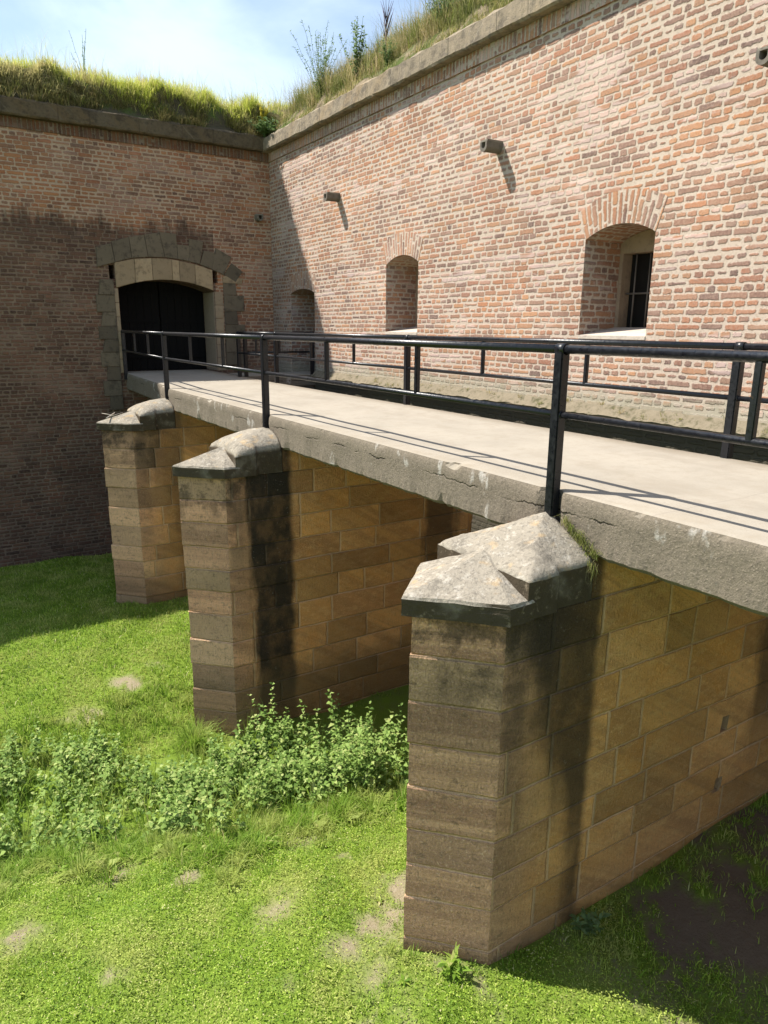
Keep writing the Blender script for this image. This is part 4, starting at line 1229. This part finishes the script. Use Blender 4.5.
MAT_THATCH = leaf_material('dry_thatch', [(0, (.10, .10, .035)), (.5, (.19, .165, .06)), (.85, (.28, .225, .11)), (1, (.16, .20, .04))], .3)
th_ = Mash(); bg_ = Mash()
def clumps(n, xr, yr, hr, cnt, rad, mash, wd, lean=.7, dens=None):
    for i in range(n):
        cx = rng.uniform(*xr); cy = rng.uniform(*yr)
        if cx < XW - .15 and cy < YW - .18: continue
        if dens is not None and mn.noise((cx * 1.5, cy * 2.5, 7.7)) < dens: continue
        h = rng.uniform(*hr) * (1 + .5 * mn.noise((cx * .8, cy * .8, 3.3)))
        tuft(cx, cy, rad, cnt, h, mash, wd, lean, bank_z)
clumps(760, (-3, 9.2), (YW - .16, YW + .34), (.12, .30), 34, .13, th_, .012, 1.0, -.2)
tag(th_.build('dry_thatch', MAT_THATCH), 'brownish drooping thatch hanging over the edge of the gate wall', 'grass', kind='stuff')
clumps(380, (-3, 9.2), (YW + .05, YW + .50), (.12, .34), 32, .13, bg_, .012, .95, .05)
clumps(800, (-3, 10.5), (YW + .3, YW + 1.4), (.20, .50), 32, .18, bg_, .011, .7, -.25)
clumps(300, (-3, 11), (YW + 1.2, YW + 4), (.3, .65), 30, .25, bg_, .014)
# nodding seed stalks
x = rng.uniform(-3, 9.5, 700); y = rng.uniform(YW + .3, YW + 2.0, 700)
bg_.add(*blades(np.stack([x, y, bank_z(x, y)], 1), rng.uniform(.5, 1.0, 700), np.full(700, .007), .5))
tag(bg_.build('bank_grass', MAT_BANK), 'sunlit long grass along the top of the gate wall', 'grass', kind='stuff')
dg_ = Mash()
clumps(500, (XW - .02, XW + .6), (3, YW), (.10, .26), 22, .12, dg_, .010, .9)
clumps(1300, (XW + .3, XW + 1.5), (3, YW), (.30, .70), 28, .16, dg_, .011)
x = rng.uniform(XW + .3, XW + 1.6, 2600); y = rng.uniform(4, YW + .5, 2600)
dg_.add(*blades(np.stack([x, y, bank_z(x, y)], 1), rng.uniform(.4, 1.15, 2600), np.full(2600, .006), .5))
tag(dg_.build('dry_grass', MAT_DRY), 'drier straw coloured grass along the top of the long wall', 'grass', kind='stuff')

# ------------------------------------------------------------------ single plants
def twiggy(mash, h, spread, stems, leaf, per, seed, lw=.45, up=.6, thin=.005):
    r = np.random.default_rng(seed)
    for s in range(stems):
        a = r.uniform(0, 6.28); sp = spread * r.uniform(.2, 1.0); hh = h * r.uniform(.55, 1.0)
        pts = [np.array([np.cos(a) * sp * t ** 1.3, np.sin(a) * sp * t ** 1.3, hh * t]) + r.normal(0, .012, 3) for t in np.linspace(0, 1, 7)]
        for p0, p1 in zip(pts, pts[1:]):
            for ang in (0, 1.57):
                o = np.array([np.cos(ang), np.sin(ang), 0]) * thin
                mash.add(np.array([p0 - o, p0 + o, p1 + o * .8, p1 - o * .8]), np.array([[0, 1, 2, 3]]))
        n = per
        t = r.uniform(.18, 1, n); idx = np.clip((t * 6).astype(int), 0, 5); fr = t * 6 - idx
        pp = np.array([pts[i] * (1 - f) + pts[i + 1] * f for i, f in zip(idx, fr)])
        aa = r.uniform(0, 6.28, n); D = np.stack([np.cos(aa), np.sin(aa), r.uniform(-.1, up, n) + .2], 1); D /= np.linalg.norm(D, axis=1)[:, None]
        ln = leaf * r.uniform(.6, 1.3, n)
        mash.add(*leaves(pp, D, ln, ln * lw, .2, .12))
def at_bank(x, y): return (x, y, float(bank_z(x, y)) - .03)
def at_ground(x, y): return (x, y, float(ground_z(x, y)) - .02)
plant('shrub', 'tall wispy grey-green shrub on top of the long wall, nearest the corner', 'shrub', at_bank(9.35, 18.1), lambda m: twiggy(m, 1.75, .75, 26, .075, 44, 1, .32), MAT_SHRUB)
plant('shrub', 'slender leafy shrub on the long wall beside the dead purple stalk', 'shrub', at_bank(9.35, 16.2), lambda m: twiggy(m, 1.5, .45, 13, .09, 44, 2, .45), MAT_SHRUB)
plant('shrub', 'low bushy shrub on the long wall at the upper edge of the photo', 'shrub', at_bank(9.45, 13.0), lambda m: twiggy(m, 1.2, .95, 40, .06, 44, 3, .45), MAT_SHRUB)
plant('shrub', 'small light green bush at the cornice edge below the dead stalk', 'shrub', at_bank(9.12, 14.5), lambda m: twiggy(m, .55, .30, 22, .045, 26, 4, .5), MAT_SHRUB)
plant('flowering_weed', 'yellow flowering weed in the corner above the cornice', 'weed', at_bank(8.86, YW + .05), lambda m: twiggy(m, .75, .20, 9, .06, 50, 5, .7), MAT_YELLOW)
plant('broad_leaved_weed', 'broad leaved weed drooping over the cornice in the wall corner', 'weed', (8.72, YW - .28, CTOP - .02), lambda m: twiggy(m, .42, .50, 18, .18, 14, 6, .32), MAT_DOCK)
plant('weed', 'thin dark weed standing up from the grass on the gate wall', 'weed', at_bank(4.3, YW + .9), lambda m: twiggy(m, 1.15, .45, 7, .05, 14, 8, .3), MAT_SHRUB)
# dead stalk
st = empty('dead_stalk', at_bank(9.40, 15.0)); tag(st, 'dead purple-brown stalk with feathery top against the sky', 'dead plant')
bm = bmesh.new(); bz = st.location
bm_tube(bm, bz, bz + Vector((.02, .03, .75)), .016, 8, .011); from_bm('stem', bm, MAT_STALK, st)
bm = bmesh.new(); r = random.Random(5)
for k in range(26):
    z0 = r.uniform(.5, 1.0); a = r.uniform(0, 6.28); o = Vector((math.cos(a) * .16, math.sin(a) * .16, r.uniform(.35, .6))) * r.uniform(.6, 1.1)
    p = bz + Vector((.02, .03, z0)); bm_tube(bm, p, p + o, .008, 5, .003)
from_bm('seed_head', bm, MAT_STALK, st)

# tall nettles that rise out of the bed, weeds on the lawn
def nettle_plant(label, x, y, hs, spread, seed):
    root = empty('nettle_plant', at_ground(x, y)); tag(root, label, 'nettle')
    m = Mash(); r = random.Random(seed)
    for k, h in enumerate(hs):
        nettle_geo(h, seed * 50 + k, (r.uniform(-spread, spread), r.uniform(-spread, spread), 0), m, 1.15)
    o = m.build('foliage', MAT_NETTLE, root); o.matrix_parent_inverse = Matrix()
    return root
nettle_plant('tallest nettle, standing out against the dark side of the middle pier', 4.35, 8.05, (1.15, .85, .8), .10, 31)
nettle_plant('tall clump of nettles pressed against the left edge of the nearest pier', 4.15, 6.6, (.95, .9, .8, .75, .85), .22, 32)
nettle_plant('upright nettle right in front of the middle pier corner', 3.35, 8.3, (.85, .8, .7), .16, 33)
root = empty('grass_tuft', at_ground(2.62, 9.45)); tag(root, 'lush dark grass tuft at the left foot of the middle pier', 'grass tuft')
m = Mash(); tuft(2.62, 9.40, .26, 520, .42, m, .010, .8); o = m.build('blades', MAT_TALL, root); o.matrix_parent_inverse = Matrix.Translation(-Vector(root['_w']))
root = empty('grass_tuft', (4.10, 3.62, -1.62)); tag(root, 'dry grass tuft growing in the joint between nearest pier cap and deck', 'grass tuft')
m = Mash()
for k in range(10):
    t = k / 9; px, py, pz = 4.115, 3.84 - .33 * t, -1.50 - .20 * t
    n = 26; P = np.stack([rng.normal(px, .010, n), rng.normal(py, .02, n), rng.normal(pz, .01, n)], 1)
    m.add(*blades(P, rng.uniform(.05, .13, n), rng.uniform(.003, .006, n), .9, az=rng.normal(-2.4, .6, n)))
n = 60; P = np.stack([rng.normal(4.08, .02, n), rng.normal(3.51, .03, n), rng.normal(-1.72, .012, n)], 1)
V = blades(P, -rng.uniform(.05, .16, n), rng.uniform(.003, .005, n), .5); m.add(*V)
o = m.build('blades', MAT_DRY, root)
# broad plant at the near pier foot, in shade
plant('broad_leaved_weed', 'small broad leaved weed in shade at the foot of the nearest pier', 'weed', at_ground(4.25, 3.33), lambda m: twiggy(m, .22, .20, 10, .075, 7, 9, .45), MAT_DOCK)
plant('broad_leaved_weed', 'pale low weed at the foot of the nearest pier nose, in sunlight', 'weed', at_ground(2.95, 3.62), lambda m: twiggy(m, .22, .16, 8, .10, 6, 10, .3), MAT_TALL)

lw = Mash()
for k in range(46):
    yy = random.uniform(2.5, 14.5); xx = XW - random.uniform(.02, .15)
    zz = -1.15 - .12 * (XW - .03 - xx) / .12
    tuft(xx, yy, .06, random.randint(8, 26), random.uniform(.04, .14), lw, .006, .9, lambda a, b, q=zz: np.full(len(a), q))
tag(lw.build('moss_and_grass', MAT_DRY), 'thin dry grass on the mossy ledge at the foot of the long wall', 'grass', kind='stuff')

# bleached stick lying on the farthest pier cap
bm = bmesh.new()
bm_tube(bm, (2.86, 15.00, -1.80), (3.10, 15.36, -1.735), .014, 8, .008); bm_tube(bm, (3.0, 15.2, -1.76), (2.86, 15.42, -1.74), .009, 6, .005)
bm_tube(bm, (2.95, 15.13, -1.78), (3.22, 15.12, -1.71), .008, 6, .004)
tag(from_bm('stick', bm, MAT_STICK), 'bleached forked stick lying on the farthest pier cap', 'stick')

for o in bpy.data.objects:
    if '_w' in o: del o['_w']
